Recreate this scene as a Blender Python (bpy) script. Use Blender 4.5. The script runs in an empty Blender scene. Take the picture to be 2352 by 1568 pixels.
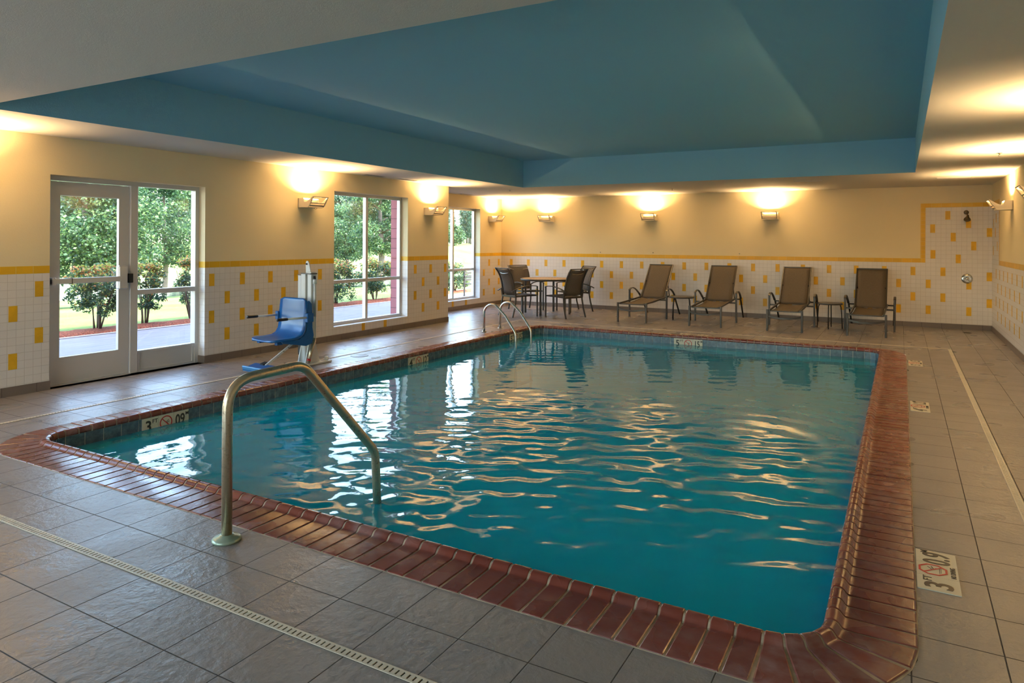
import bpy, bmesh, math, random
from math import sin, cos, pi, sqrt, atan2, radians
from mathutils import Vector, Matrix
random.seed(7)
sc = bpy.context.scene
C = sc.collection

# ------------------------------------------------------------------ camera
F_PX, PY, YAW, PITCH, ROLL, CAM_H = 1593.6227, 551.623, 0.5116, 0.0025, 0.0051, 1.6
cam_d = bpy.data.cameras.new('camera'); cam = bpy.data.objects.new('camera', cam_d); C.objects.link(cam)
_f = Vector((-sin(YAW), cos(YAW), 0)); _r = Vector((cos(YAW), sin(YAW), 0)); _u = Vector((0, 0, 1))
_f2 = _f*cos(PITCH) + _u*sin(PITCH); _u2 = _u*cos(PITCH) - _f*sin(PITCH)
_r3 = _r*cos(ROLL) + _u2*sin(ROLL); _u3 = _u2*cos(ROLL) - _r*sin(ROLL)
cam.matrix_world = Matrix(((_r3.x, _u3.x, -_f2.x, 0), (_r3.y, _u3.y, -_f2.y, 0), (_r3.z, _u3.z, -_f2.z, CAM_H), (0, 0, 0, 1)))
cam_d.sensor_width = 36; cam_d.lens = 36*F_PX/2352; cam_d.shift_y = (PY-784)/2352
cam_d.clip_start = 0.05; cam_d.clip_end = 600
sc.camera = cam

# ------------------------------------------------------------------ sky, sun, exposure
w = bpy.data.worlds.new('World'); sc.world = w; w.use_nodes = True
nt = w.node_tree; nt.nodes.clear()
sky = nt.nodes.new('ShaderNodeTexSky'); sky.sky_type = 'NISHITA'; sky.sun_disc = False
sky.sun_elevation = radians(60); sky.sun_rotation = radians(90); sky.air_density = 1.3; sky.dust_density = 2.5
bg = nt.nodes.new('ShaderNodeBackground'); bg.inputs[1].default_value = 1.25
wo = nt.nodes.new('ShaderNodeOutputWorld'); nt.links.new(sky.outputs[0], bg.inputs[0]); nt.links.new(bg.outputs[0], wo.inputs[0])
sun_d = bpy.data.lights.new('sun', 'SUN'); sun_d.energy = 11.0; sun_d.angle = radians(1.0); sun_d.color = (1.0, 0.94, 0.84)
sun = bpy.data.objects.new('sun', sun_d); C.objects.link(sun); sun.location = (20, -5, 40)
sun.rotation_euler = Vector((-cos(radians(68)), 0.10, -sin(radians(68)))).to_track_quat('-Z', 'Y').to_euler()
sc.view_settings.view_transform = 'Standard'; sc.view_settings.look = 'None'
sc.view_settings.exposure = 1.15; sc.view_settings.gamma = 1.0; sc.view_settings.use_curve_mapping = False
cy = sc.cycles
cy.use_denoising = True; cy.use_guiding = True; cy.use_surface_guiding = True; cy.use_volume_guiding = False
try: cy.denoiser = 'OPENIMAGEDENOISE'
except Exception: pass
cy.max_bounces = 10; cy.diffuse_bounces = 6; cy.glossy_bounces = 5; cy.transparent_max_bounces = 24; cy.transmission_bounces = 4
cy.sample_clamp_indirect = 3.0; cy.caustics_reflective = False; cy.caustics_refractive = False
LAMP_W = 24.0                       # watts of each wall uplight

# room dimensions (metres)
XL, XL2, XR, YB, YN = -7.932, -9.050, 1.463, 15.559, -4.00
HC, HT, ZB0, ZB1, HBASE = 2.708, 3.246, 1.243, 1.324, 0.095
YJ = 11.520                         # where the left wall steps back
TXL, TXR, TYN, TYF = -6.711, 0.182, 2.865, 12.404
DR = (4.046, 5.939, 0.0, 2.298); W1 = (8.303, 10.205, 0.222, 2.405); W2 = (12.61, 14.513, 0.222, 2.405); W0 = (-2.6, 2.3, 0.222, 2.405)  # W0 lies out of view, widened to let in more daylight
WN = ((-7.3, -4.0, 0.10, 2.50), (-3.6, -1.8, 0.10, 2.50))   # unseen near-wall glazing behind the camera, added for daylight fill
T = 0.3178; TX0, TY0 = -4.0941, 2.34
PX0, PX1, PY0, PY1, PR, PC = -5.975, -0.280, 2.980, 11.660, 0.20, 0.345   # pool inner face, corner radius, coping width
WZ = -0.120

# light portals in the glazed openings (they add no light, they only guide the sampling of the sky)
def portal(cx, cyy, cz, wd, ht, rot):
    l = bpy.data.lights.new('sky_portal', 'AREA'); l.shape = 'RECTANGLE'; l.size = wd; l.size_y = ht; l.cycles.is_portal = True
    o = bpy.data.objects.new('sky_portal', l); C.objects.link(o); o.location = (cx, cyy, cz); o.rotation_euler = rot
for op, x in ((W0, XL-.24), (DR, XL-.26), (W1, XL-.24), (W2, XL2-.24)):
    portal(x, (op[0]+op[1])/2, (op[2]+op[3])/2, op[1]-op[0], op[3]-op[2], (pi/2, 0, -pi/2))
for op in WN: portal((op[0]+op[1])/2, YN-.24, (op[2]+op[3])/2, op[1]-op[0], op[3]-op[2], (pi/2, 0, 0))

# ------------------------------------------------------------------ materials
MAT = {}
def newmat(name):
    m = bpy.data.materials.new(name); m.use_nodes = True; n = m.node_tree; n.nodes.clear(); MAT[name] = m
    return m, n.nodes, n.links
class G:
    """small node helper"""
    def __init__(s, name):
        s.m, s.N, s.L = newmat(name)
        s.out = s.N.new('ShaderNodeOutputMaterial')
    def n(s, t, **kw):
        x = s.N.new(t)
        for k, v in kw.items(): setattr(x, k, v)
        return x
    def link(s, a, b): s.L.new(a, b)
    def val(s, sock, v):
        if hasattr(v, 'is_output') or hasattr(v, 'links'): s.L.new(v, sock)
        else: sock.default_value = v
    def math(s, op, a, b=None, c=None, clamp=False):
        x = s.n('ShaderNodeMath', operation=op, use_clamp=clamp); s.val(x.inputs[0], a)
        if b is not None: s.val(x.inputs[1], b)
        if c is not None: s.val(x.inputs[2], c)
        return x.outputs[0]
    def mix(s, f, a, b):
        x = s.n('ShaderNodeMix', data_type='RGBA'); s.val(x.inputs[0], f); s.val(x.inputs[6], a); s.val(x.inputs[7], b); return x.outputs[2]
    def noise(s, scale, detail=3, rough=.55, vec=None, dims='3D', dist=0.0):
        x = s.n('ShaderNodeTexNoise'); x.noise_dimensions = dims
        x.inputs['Scale'].default_value = scale; x.inputs['Detail'].default_value = detail; x.inputs['Roughness'].default_value = rough
        x.inputs['Distortion'].default_value = dist
        if vec is not None: s.L.new(vec, x.inputs['Vector'])
        return x.outputs['Fac']
    def ramp(s, f, a, b, c0=0.0, c1=1.0):
        x = s.n('ShaderNodeMapRange'); x.interpolation_type = 'SMOOTHSTEP'; s.val(x.inputs[0], f); x.inputs[1].default_value = a; x.inputs[2].default_value = b
        x.inputs[3].default_value = c0; x.inputs[4].default_value = c1; return x.outputs[0]
    def bump(s, h, strength=.3, dist=.01, normal=None):
        x = s.n('ShaderNodeBump'); x.inputs['Strength'].default_value = strength; x.inputs['Distance'].default_value = dist
        s.L.new(h, x.inputs['Height'])
        if normal is not None: s.L.new(normal, x.inputs['Normal'])
        return x.outputs[0]
    def pbr(s, col, rough=.5, metal=0.0, normal=None, spec=.5, **kw):
        b = s.n('ShaderNodeBsdfPrincipled'); s.val(b.inputs['Base Color'], col); s.val(b.inputs['Roughness'], rough)
        s.val(b.inputs['Metallic'], metal); s.val(b.inputs['Specular IOR Level'], spec)
        if normal is not None: s.L.new(normal, b.inputs['Normal'])
        for k, v in kw.items(): s.val(b.inputs[k.replace('_', ' ')], v)
        s.L.new(b.outputs[0], s.out.inputs[0]); return b
    def uv(s):
        x = s.n('ShaderNodeUVMap'); x.uv_map = 'UVMap'; y = s.n('ShaderNodeSeparateXYZ'); s.L.new(x.outputs[0], y.inputs[0]); return y.outputs[0], y.outputs[1]
    def obj(s): return s.n('ShaderNodeTexCoord').outputs['Object']
    def grid(s, a, pitch, off, gap):
        """1 inside the joint of width gap, plus cell index"""
        t = s.math('DIVIDE', s.math('SUBTRACT', a, off), pitch)
        fl = s.math('FLOOR', t); fr = s.math('SUBTRACT', t, fl)
        d = s.math('MINIMUM', fr, s.math('SUBTRACT', 1.0, fr))
        return s.ramp(d, gap/2/pitch*.8, gap/2/pitch*1.25, 1.0, 0.0), fl

def rgba(r, g, b): return (r, g, b, 1.0)
def simple(name, col, rough=.5, metal=0.0, bump=None, spec=.5, var=0.0):
    g = G(name); c = rgba(*col); nrm = None
    if var:
        f = g.ramp(g.noise(6.0, 4, vec=g.obj()), .3, .7); c = g.mix(f, rgba(*[x*(1-var) for x in col]), rgba(*[min(1, x*(1+var)) for x in col]))
    if bump: nrm = g.bump(g.noise(bump[0], 3, vec=g.obj()), bump[1], bump[2])
    g.pbr(c, rough, metal, nrm, spec); return g.m

def tile_material(name, tile, grout, pu, pv, ou, ov, gap=.004, rough=.25, var=.06, bumpd=.0015, relief=0.0, grough=.8, spec=.5):
    g = G(name); u, v = g.uv()
    j1, iu = g.grid(u, pu, ou, gap); j2, iv = g.grid(v, pv, ov, gap)
    j = g.math('MAXIMUM', j1, j2)
    cmb = g.n('ShaderNodeCombineXYZ'); g.link(iu, cmb.inputs[0]); g.link(iv, cmb.inputs[1])
    wn = g.n('ShaderNodeTexWhiteNoise'); wn.noise_dimensions = '2D'; g.link(cmb.outputs[0], wn.inputs['Vector'])
    o = g.obj()
    fine = g.noise(4.0, 2, .5, vec=o)
    k = g.math('ADD', g.math('MULTIPLY', wn.outputs[0], .6), g.math('MULTIPLY', fine, .4))
    col = g.mix(k, rgba(*[x*(1-var) for x in tile]), rgba(*[min(1, x*(1+var)) for x in tile]))
    col = g.mix(j, col, rgba(*grout))
    h = g.math('SUBTRACT', 1.0, j)
    if relief: h = g.math('ADD', h, g.math('MULTIPLY', g.noise(20.0, 5, .62, vec=o), relief))
    nrm = g.bump(h, 1.0, bumpd)
    ro = g.mix(j, rgba(rough, rough, rough), rgba(grough, grough, grough))
    if relief: 
        ro2 = g.ramp(g.noise(2.5, 1, .4, vec=o), .15, .85, rough*.8, rough*1.3); ro = g.mix(j, ro2, rgba(grough, grough, grough))
    g.pbr(col, ro, 0, nrm, spec); return g.m

def paint(name, col, b=.25):
    g = G(name); o = g.obj()
    h = g.math('ADD', g.noise(70.0, 3, .6, vec=o), g.noise(220.0, 2, .5, vec=o))
    g.pbr(rgba(*col), .75, 0, g.bump(h, b, .003), .25); return g.m
paint('wall_paint', (.82, .69, .43)); paint('ceiling_paint', (.67, .625, .54), .35); paint('tray_paint', (.26, .52, .66), .35)
tile_material('floor_tile', (.245, .222, .212), (.045, .038, .032), T, T, TX0, TY0, .0050, .30, .06, .0050, 1.0, spec=.55)
for nm, u, off in (('wall_tile_left', .0813, 6.003), ('wall_tile_back', .0829, -8.794), ('wall_tile_right', .0850, 12.921)):
    tile_material(nm, (.74, .70, .66), (.55, .50, .45), u, .0813, off, ZB0, .003, .30, .03, .0008)
for nm, off in (('yellow_band_left', 6.003), ('yellow_band_back', -8.794)):
    tile_material(nm, (.76, .43, .010), (.80, .60, .20), .163, .0813, off, ZB0, .004, .36, .10, .0008)
simple('yellow_tile', (.76, .43, .010), .38, var=.12)
tile_material('base_tile', (.165, .135, .115), (.07, .06, .05), .325, 5.0, .02, -1.0, .005, .38, .10, .001)
tile_material('red_block', (.34, .105, .110), (.10, .03, .03), .41, .205, 0, .02, .010, .85, .10, .004)
simple('brick_coping', (.28, .068, .035), .26)
g = G('brick_coping'); o = g.obj()   # glazed red brick with mineral bloom, its pale tint also painting in window sheen
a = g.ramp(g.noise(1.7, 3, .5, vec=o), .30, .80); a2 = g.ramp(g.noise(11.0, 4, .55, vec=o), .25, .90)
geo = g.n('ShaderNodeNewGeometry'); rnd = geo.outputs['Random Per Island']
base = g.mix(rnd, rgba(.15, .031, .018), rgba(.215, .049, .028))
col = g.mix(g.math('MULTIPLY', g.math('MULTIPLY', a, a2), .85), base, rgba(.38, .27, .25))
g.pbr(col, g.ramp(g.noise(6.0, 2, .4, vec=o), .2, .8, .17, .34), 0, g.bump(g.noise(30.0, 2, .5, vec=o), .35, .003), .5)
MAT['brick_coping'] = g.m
simple('coping_grout', (.34, .26, .175), .85, bump=(60, .5, .004), var=.4)
g = G('waterline_tile'); o = g.obj()
k = g.ramp(g.noise(18.0, 5, .7, vec=o), .3, .75); g.pbr(g.mix(k, rgba(.045, .085, .12), rgba(.13, .21, .26)), .25)
simple('tile_grout_white', (.55, .56, .50), .7)
simple('pool_plaster', (.008, .60, .78), .8, var=.05)
simple('marker_tile', (.66, .60, .45), .35, var=.04); simple('letter_black', (.035, .028, .02), .4); simple('sign_red', (.55, .02, .015), .4)
simple('worn_letter', (.22, .17, .12), .5)
simple('aluminium', (.66, .66, .66), .36, .45); simple('door_paint', (.62, .60, .58), .35, .15)
simple('steel', (.62, .60, .55), .22, 1.0, var=.06)
g = G('aged_steel'); o = g.obj()
r1 = g.ramp(g.noise(55.0, 5, .75, vec=o), .50, .70); r2 = g.ramp(g.noise(5.0, 3, .6, vec=o), .35, .65)
k = g.math('MULTIPLY', r1, r2)
g.pbr(g.mix(k, rgba(.60, .49, .33), rgba(.14, .07, .03)), g.ramp(k, 0, 1, .30, .7), g.ramp(k, 0, 1, .85, .1))
simple('verdigris_cap', (.30, .37, .28), .3, .3, var=.15)
simple('chrome', (.60, .58, .52), .12, 1.0); simple('bronze', (.16, .13, .08), .35, .8)
simple('metal_frame', (.075, .068, .060), .38, .45); simple('dark_frame', (.028, .024, .020), .4, .4)
def mesh_fabric(name, c1, c2, thread=.0035, alpha=1.0):
    g = G(name); o = g.obj(); s_ = g.n('ShaderNodeSeparateXYZ'); g.link(o, s_.inputs[0])
    u, v = g.uv(); f = g.ramp(g.noise(160, 2, vec=o), .35, .65); 
    wv = g.ramp(g.noise(5, 2, vec=o), .3, .7, .85, 1.1)
    b = g.n('ShaderNodeBsdfPrincipled'); g.val(b.inputs['Base Color'], g.mix(f, rgba(*c1), rgba(*c2))); b.inputs['Roughness'].default_value = .7
    b.inputs['Specular IOR Level'].default_value = .3
    if alpha < 1: b.inputs['Alpha'].default_value = alpha
    g.link(b.outputs[0], g.out.inputs[0])
mesh_fabric('brown_sling', (.075, .058, .043), (.115, .094, .072)); mesh_fabric('grey_sling', (.10, .085, .070), (.16, .14, .12), alpha=.86)
simple('table_wood', (.40, .25, .12), .4, var=.1)
simple('lift_white', (.72, .72, .68), .35); simple('lift_blue', (.006, .105, .33), .28); simple('lift_blue_edge', (.05, .24, .50), .3); simple('black_rubber', (.012, .012, .012), .5)
simple('fixture_metal', (.70, .62, .48), .4); simple('drain_cream', (.62, .55, .42), .45, var=.05); simple('drain_dark', (.03, .026, .02), .7)
simple('vent_grey', (.32, .27, .21), .6); simple('trim_white', (.60, .585, .555), .5)
simple('concrete', (.33, .32, .31), .85, bump=(12, .4, .01), var=.12); simple('roofing', (.35, .33, .31), .9)
g = G('walkway_concrete'); o = g.obj()
mp = g.n('ShaderNodeMapping'); mp.inputs['Scale'].default_value = (9, .7, 1); g.link(o, mp.inputs[0])
g.pbr(g.mix(g.ramp(g.noise(2.2, 4, vec=mp.outputs[0]), .35, .7), rgba(.15, .135, .145), rgba(.21, .19, .20)), .8, 0, g.bump(g.noise(3, 3, vec=mp.outputs[0]), .3, .01))
g = G('lawn'); o = g.obj()
k = g.math('ADD', g.math('MULTIPLY', g.noise(.45, 5, .65, vec=o), .6), g.math('MULTIPLY', g.noise(9.0, 4, .7, vec=o), .4))
g.pbr(g.mix(g.ramp(k, .32, .68), rgba(.075, .115, .028), rgba(.155, .20, .060)), .9, 0, g.bump(g.noise(30, 3, vec=o), .6, .03), .1)
g = G('mulch'); o = g.obj(); g.pbr(g.mix(g.ramp(g.noise(35, 4, .7, vec=o), .35, .7), rgba(.10, .025, .012), rgba(.40, .13, .07)), .9, 0, g.bump(g.noise(40, 3, vec=o), 1, .03), .1)
for nm, c in (('leaf_dark', (.024, .062, .030)), ('leaf_mid', (.052, .115, .045)), ('leaf_light', (.13, .21, .07)), ('leaf_lime', (.27, .29, .05)), ('leaf_orange', (.42, .17, .06)),
              ('pine_dark', (.035, .075, .050)), ('pine_mid', (.065, .115, .070))):
    g = G(nm)
    d = g.n('ShaderNodeBsdfPrincipled'); d.inputs['Base Color'].default_value = rgba(*c); d.inputs['Roughness'].default_value = .45
    t = g.n('ShaderNodeBsdfTranslucent'); t.inputs[0].default_value = rgba(*[min(1, x*1.6) for x in c])
    mx = g.n('ShaderNodeMixShader'); mx.inputs[0].default_value = .35; g.link(d.outputs[0], mx.inputs[1]); g.link(t.outputs[0], mx.inputs[2]); g.link(mx.outputs[0], g.out.inputs[0])
simple('bark', (.16, .13, .11), .9, bump=(25, .6, .02), var=.2); simple('stem', (.12, .085, .06), .85)
g = G('pond_water'); g.pbr(rgba(.10, .12, .10), .08, 0, g.bump(g.noise(1.2, 3, vec=g.obj()), .15, .05), .5)
g = G('window_glass')
tr = g.n('ShaderNodeBsdfTransparent'); tr.inputs[0].default_value = (.93, .95, .95, 1); gl = g.n('ShaderNodeBsdfGlossy'); gl.inputs['Roughness'].default_value = .01
lw = g.n('ShaderNodeLayerWeight'); lw.inputs[0].default_value = .5; mx = g.n('ShaderNodeMixShader'); g.link(g.math('MULTIPLY_ADD', g.math('POWER', lw.outputs['Facing'], 5.0), .8, .035), mx.inputs[0]); g.link(tr.outputs[0], mx.inputs[1]); g.link(gl.outputs[0], mx.inputs[2]); g.link(mx.outputs[0], g.out.inputs[0])
g = G('lamp_glow'); e = g.n('ShaderNodeEmission'); e.inputs[0].default_value = (1, .70, .34, 1); e.inputs[1].default_value = 4.0; g.link(e.outputs[0], g.out.inputs[0]); g.m.cycles.emission_sampling = 'NONE'
g = G('pool_water'); o = g.obj()
mp = g.n('ShaderNodeMapping'); mp.inputs['Scale'].default_value = (1, 1, 1); g.link(o, mp.inputs[0])
nrm = g.bump(g.noise(5.5, 3, .5, vec=mp.outputs[0]), .12, .02)
lw = g.n('ShaderNodeLayerWeight'); lw.inputs[0].default_value = .5; g.link(nrm, lw.inputs['Normal']); fres = g.math('MULTIPLY_ADD', g.math('POWER', lw.outputs['Facing'], 5.0), .975, .025)
gl = g.n('ShaderNodeBsdfGlossy'); gl.inputs['Roughness'].default_value = .012; g.link(nrm, gl.inputs['Normal'])
tr = g.n('ShaderNodeBsdfTransparent'); tr.inputs[0].default_value = (.45, .90, .96, 1)
df = g.n('ShaderNodeBsdfDiffuse'); df.inputs[0].default_value = (.001, .43, .56, 1)
m1 = g.n('ShaderNodeMixShader'); m1.inputs[0].default_value = .62; g.link(tr.outputs[0], m1.inputs[1]); g.link(df.outputs[0], m1.inputs[2])
m2 = g.n('ShaderNodeMixShader'); g.link(fres, m2.inputs[0]); g.link(m1.outputs[0], m2.inputs[1]); g.link(gl.outputs[0], m2.inputs[2]); g.link(m2.outputs[0], g.out.inputs[0])

# ------------------------------------------------------------------ mesh helpers
class MB:
    def __init__(s): s.v = []; s.f = []; s.m = []; s.mats = []; s.sm = []
    def mi(s, name):
        if name not in s.mats: s.mats.append(name)
        return s.mats.index(name)
    def add(s, verts, faces, mat, smooth=False):
        o = len(s.v); s.v += [tuple(p) for p in verts]; k = s.mi(mat)
        for f in faces: s.f.append([i+o for i in f]); s.m.append(k); s.sm.append(smooth)
        return s
    def quad(s, a, b, c, d, mat): return s.add([a, b, c, d], [(0, 1, 2, 3)], mat)
    def box(s, x0, y0, z0, x1, y1, z1, mat, M=None, bev=0.0):
        if bev > 0:
            b = min(bev, (x1-x0)/2.2, (y1-y0)/2.2, (z1-z0)/2.2)
            vs = []
            for x, sx in ((x0, 1), (x1, -1)):
                for y, sy in ((y0, 1), (y1, -1)):
                    for z, sz in ((z0, 1), (z1, -1)):
                        vs += [(x, y+sy*b, z+sz*b), (x+sx*b, y, z+sz*b), (x+sx*b, y+sy*b, z)]
            bm = bmesh.new(); [bm.verts.new(p) for p in vs]; bmesh.ops.convex_hull(bm, input=bm.verts)
            bm.verts.index_update(); P = [M @ v.co if M else v.co.copy() for v in bm.verts]
            s.add(P, [[v.index for v in f.verts] for f in bm.faces], mat); bm.free(); return s
        P = [Vector(p) for p in ((x0, y0, z0), (x1, y0, z0), (x1, y1, z0), (x0, y1, z0), (x0, y0, z1), (x1, y0, z1), (x1, y1, z1), (x0, y1, z1))]
        if M: P = [M @ p for p in P]
        return s.add(P, [(3, 2, 1, 0), (4, 5, 6, 7), (0, 1, 5, 4), (1, 2, 6, 5), (2, 3, 7, 6), (3, 0, 4, 7)], mat)
    def sweep(s, path, prof, mat, up=(0, 0, 1), smooth=False, closed=False, scale=None):
        """prof: list of (side, up) offsets"""
        P = [Vector(p) for p in path]; n = len(P); k = len(prof); vs = []
        up = Vector(up)
        for i, p in enumerate(P):
            if closed: t = P[(i+1) % n]-P[i-1]
            else: t = (P[min(i+1, n-1)]-P[max(i-1, 0)])
            t.normalize(); side = t.cross(up)
            if side.length < 1e-4: side = t.cross(Vector((0, 1, 0)) if abs(up.y) < .9 else Vector((1, 0, 0)))
            side.normalize(); u2 = side.cross(t)
            q = scale[i] if scale else 1.0
            for a, b in prof: vs.append(p+side*a*q+u2*b*q)
        fs = []
        for i in range(n if closed else n-1):
            j = (i+1) % n
            for a in range(k):
                b = (a+1) % k; fs.append((i*k+a, i*k+b, j*k+b, j*k+a))
        if not closed: fs.append(list(range(k))[::-1]); fs.append([(n-1)*k+a for a in range(k)])
        return s.add(vs, fs, mat, smooth)
    def tube(s, path, r, mat, n=12, scale=None, up=(0, 0, 1)):
        return s.sweep(path, [(r*cos(2*pi*i/n), r*sin(2*pi*i/n)) for i in range(n)], mat, up, True, scale=scale)
    def bar(s, path, wd, ht, mat, up=(0, 0, 1)):
        a, b = wd/2, ht/2; c = min(a, b)*.3
        return s.sweep(path, [(-a+c, -b), (a-c, -b), (a, -b+c), (a, b-c), (a-c, b), (-a+c, b), (-a, b-c), (-a, -b+c)], mat, up)
    def lathe(s, prof, mat, c=(0, 0, 0), n=24, M=None, smooth=True):
        vs = []; k = len(prof)
        for i in range(n):
            a = 2*pi*i/n
            for r, z in prof:
                p = Vector((c[0]+r*cos(a), c[1]+r*sin(a), c[2]+z)); vs.append(M @ p if M else p)
        fs = []
        for i in range(n):
            j = (i+1) % n
            for a in range(k-1): fs.append((i*k+a, j*k+a, j*k+a+1, i*k+a+1))
        if prof[0][0] > 1e-5: fs.append([i*k for i in range(n)][::-1])
        if prof[-1][0] > 1e-5: fs.append([i*k+k-1 for i in range(n)])
        return s.add(vs, fs, mat, smooth)
    def prism(s, pts, axis, a0, a1, mat, M=None):
        """pts 2D outline in the plane across axis (0:x -> (y,z); 1:y -> (x,z); 2:z -> (x,y))"""
        def P(p, a):
            q = (a, p[0], p[1]) if axis == 0 else (p[0], a, p[1]) if axis == 1 else (p[0], p[1], a)
            q = Vector(q); return M @ q if M else q
        n = len(pts); vs = [P(p, a0) for p in pts]+[P(p, a1) for p in pts]
        fs = [list(range(n))[::-1], [i+n for i in range(n)]]+[(i, (i+1) % n, (i+1) % n+n, i+n) for i in range(n)]
        return s.add(vs, fs, mat)
    def build(s, name, parent=None, recalc=True, merge=False):
        me = bpy.data.meshes.new(name); me.from_pydata(s.v, [], s.f)
        for m in s.mats: me.materials.append(MAT[m])
        me.polygons.foreach_set('material_index', s.m); me.polygons.foreach_set('use_smooth', s.sm)
        if recalc or merge:
            bm = bmesh.new(); bm.from_mesh(me)
            if merge: bmesh.ops.remove_doubles(bm, verts=bm.verts, dist=1e-5)
            if recalc: bmesh.ops.recalc_face_normals(bm, faces=bm.faces)
            bm.to_mesh(me); bm.free()
        uvl = me.uv_layers.new(name='UVMap'); co = [v.co for v in me.vertices]
        if len(me.polygons) < 60000:
            for p in me.polygons:
                nx, ny, nz = abs(p.normal.x), abs(p.normal.y), abs(p.normal.z)
                for li in p.loop_indices:
                    c = co[me.loops[li].vertex_index]
                    uvl.data[li].uv = (c.y, c.z) if nx >= ny and nx >= nz else (c.x, c.z) if ny >= nz else (c.x, c.y)
        ob = bpy.data.objects.new(name, me); C.objects.link(ob)
        if parent: ob.parent = parent
        return ob
def thing(name, label, cat, loc=(0, 0, 0), rz=0.0, group=None):
    o = bpy.data.objects.new(name, None); C.objects.link(o); o.location = loc; o.rotation_euler = (0, 0, rz); o.empty_display_size = .1
    o['label'] = label; o['category'] = cat
    if group: o['group'] = group
    return o
def tag(o, label, cat, group=None, kind=None):
    o['label'] = label; o['category'] = cat
    if group: o['group'] = group
    if kind: o['kind'] = kind
    return o
def struct(o): o['kind'] = 'structure'; return o
def dup(root, loc, rz, label, group=None):
    r = root.copy(); C.objects.link(r); r.location = loc; r.rotation_euler = (0, 0, rz); r['label'] = label
    if group: r['group'] = group
    for ch in list(root.children):
        c = ch.copy(); C.objects.link(c); c.parent = r
        for q in list(ch.children): d = q.copy(); C.objects.link(d); d.parent = c
    return r
def text_mesh(txt, size, mat, name, parent, M, bold=0.0, depth=.0012, squash=1.0):
    cu = bpy.data.curves.new(name, 'FONT'); cu.body = txt; cu.size = size; cu.align_x = 'CENTER'; cu.align_y = 'CENTER'; cu.offset = bold; cu.extrude = depth/2
    cu.resolution_u = 4
    tmp = bpy.data.objects.new('tmp_text', cu); C.objects.link(tmp)
    dg = bpy.context.evaluated_depsgraph_get(); dg.update()
    me = bpy.data.meshes.new_from_object(tmp.evaluated_get(dg)); bpy.data.objects.remove(tmp); bpy.data.curves.remove(cu)
    me.transform(Matrix.Diagonal((squash, 1, 1, 1))); me.transform(M)
    me.materials.clear(); me.materials.append(MAT[mat])
    o = bpy.data.objects.new(name, me); C.objects.link(o); o.parent = parent; return o

# ------------------------------------------------------------------ walls
ZTOP = 3.55
def build_wall(name, axis, inner, outer, a0, a1, openings, zone, extra_a=(), extra_z=(), rects=(), outmat='red_block', ztop=ZTOP, reveal_to=None):
    """axis 'y': wall runs along Y at x=inner..outer ; axis 'x': runs along X at y=inner..outer"""
    mb = MB()
    P = (lambda a, t, z: (t, a, z)) if axis == 'y' else (lambda a, t, z: (a, t, z))
    A = sorted(set([a0, a1]+[q for o in openings for q in o[:2]]+list(extra_a)))
    Z = sorted(set([0.0, ZB0, ZB1, ztop]+[q for o in openings for q in o[2:]]+list(extra_z)))
    def hole(a, z): return any(o[0] < a < o[1] and o[2] < z < o[3] for o in openings)
    for i in range(len(A)-1):
        for j in range(len(Z)-1):
            a_, b_, c_, d_ = A[i], A[i+1], Z[j], Z[j+1]; am, zm = (a_+b_)/2, (c_+d_)/2
            if hole(am, zm): continue
            mb.quad(P(a_, inner, c_), P(b_, inner, c_), P(b_, inner, d_), P(a_, inner, d_), zone(am, zm))
            mb.quad(P(a_, outer, c_), P(a_, outer, d_), P(b_, outer, d_), P(b_, outer, c_), outmat)
    for o in openings:
        zs = [z for z in Z if o[2] <= z <= o[3]]
        for a in o[:2]:
            for j in range(len(zs)-1):
                mb.quad(P(a, inner, zs[j]), P(a, inner, zs[j+1]), P(a, outer, zs[j+1]), P(a, outer, zs[j]), zone(a, (zs[j]+zs[j+1])/2))
        for z, mt in ((o[2], 'trim_white'), (o[3], 'wall_paint')):
            mb.quad(P(o[0], inner, z), P(o[1], inner, z), P(o[1], outer, z), P(o[0], outer, z), mt)
    for a in (a0, a1): mb.quad(P(a, inner, 0), P(a, inner, ztop), P(a, outer, ztop), P(a, outer, 0), outmat)
    mb.quad(P(a0, inner, ztop), P(a1, inner, ztop), P(a1, outer, ztop), P(a0, outer, ztop), outmat)
    s_ = 1 if inner > outer else -1
    for (r0, r1, z0, z1) in rects:
        t0, t1 = sorted((inner-.004*s_, inner+.0018*s_)); 
        if axis == 'y': mb.box(t0, r0, z0, t1, r1, z1, 'yellow_tile')
        else: mb.box(r0, t0, z0, r1, t1, z1, 'yellow_tile')
    return struct(mb.build(name, recalc=False))
def zone_std(tile, band): return lambda a, z: tile if z < ZB0 else band if z < ZB1 else 'wall_paint'
def accents(seqA, seqB, wdt=.081, ht=.1626):
    out = []
    for a in seqA:
        for zt in (1.1617, .6739): out.append((a, a+wdt, zt-ht, zt))
    for b in seqB:
        for zt in (.9178, .4300): out.append((b, b+wdt, zt-ht, zt))
    return out
P_ = .4878
lA = [3.902-P_*k for k in range(0, 13)]; lA = [a for a in lA if a > YN+.1 and not (W0[0]-.1 < a < W0[1])]
lB = [3.656-P_*k for k in range(0, 12)]; lB = [a for a in lB if a > YN+.1 and not (W0[0]-.1 < a < W0[1])]
lA += [6.003+P_*k for k in range(5)]+[10.395, 10.883, 11.371]; lB += [6.245+P_*k for k in range(4)]+[10.642, 11.132]
lrects = accents(lA, lB)+[(8.967, 9.046, .094, .218), (9.535, 9.614, .094, .218)]
lrects = [(a, b, c_, d_) for a, b, c_, d_ in lrects if not (W1[0]-.07 < a < W1[1] and d_ > .23) and b < YJ]
build_wall('wall_left', 'y', XL, XL-.21, YN, YJ, [W0, DR, W1], zone_std('wall_tile_left', 'yellow_band_left'), rects=lrects)
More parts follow.
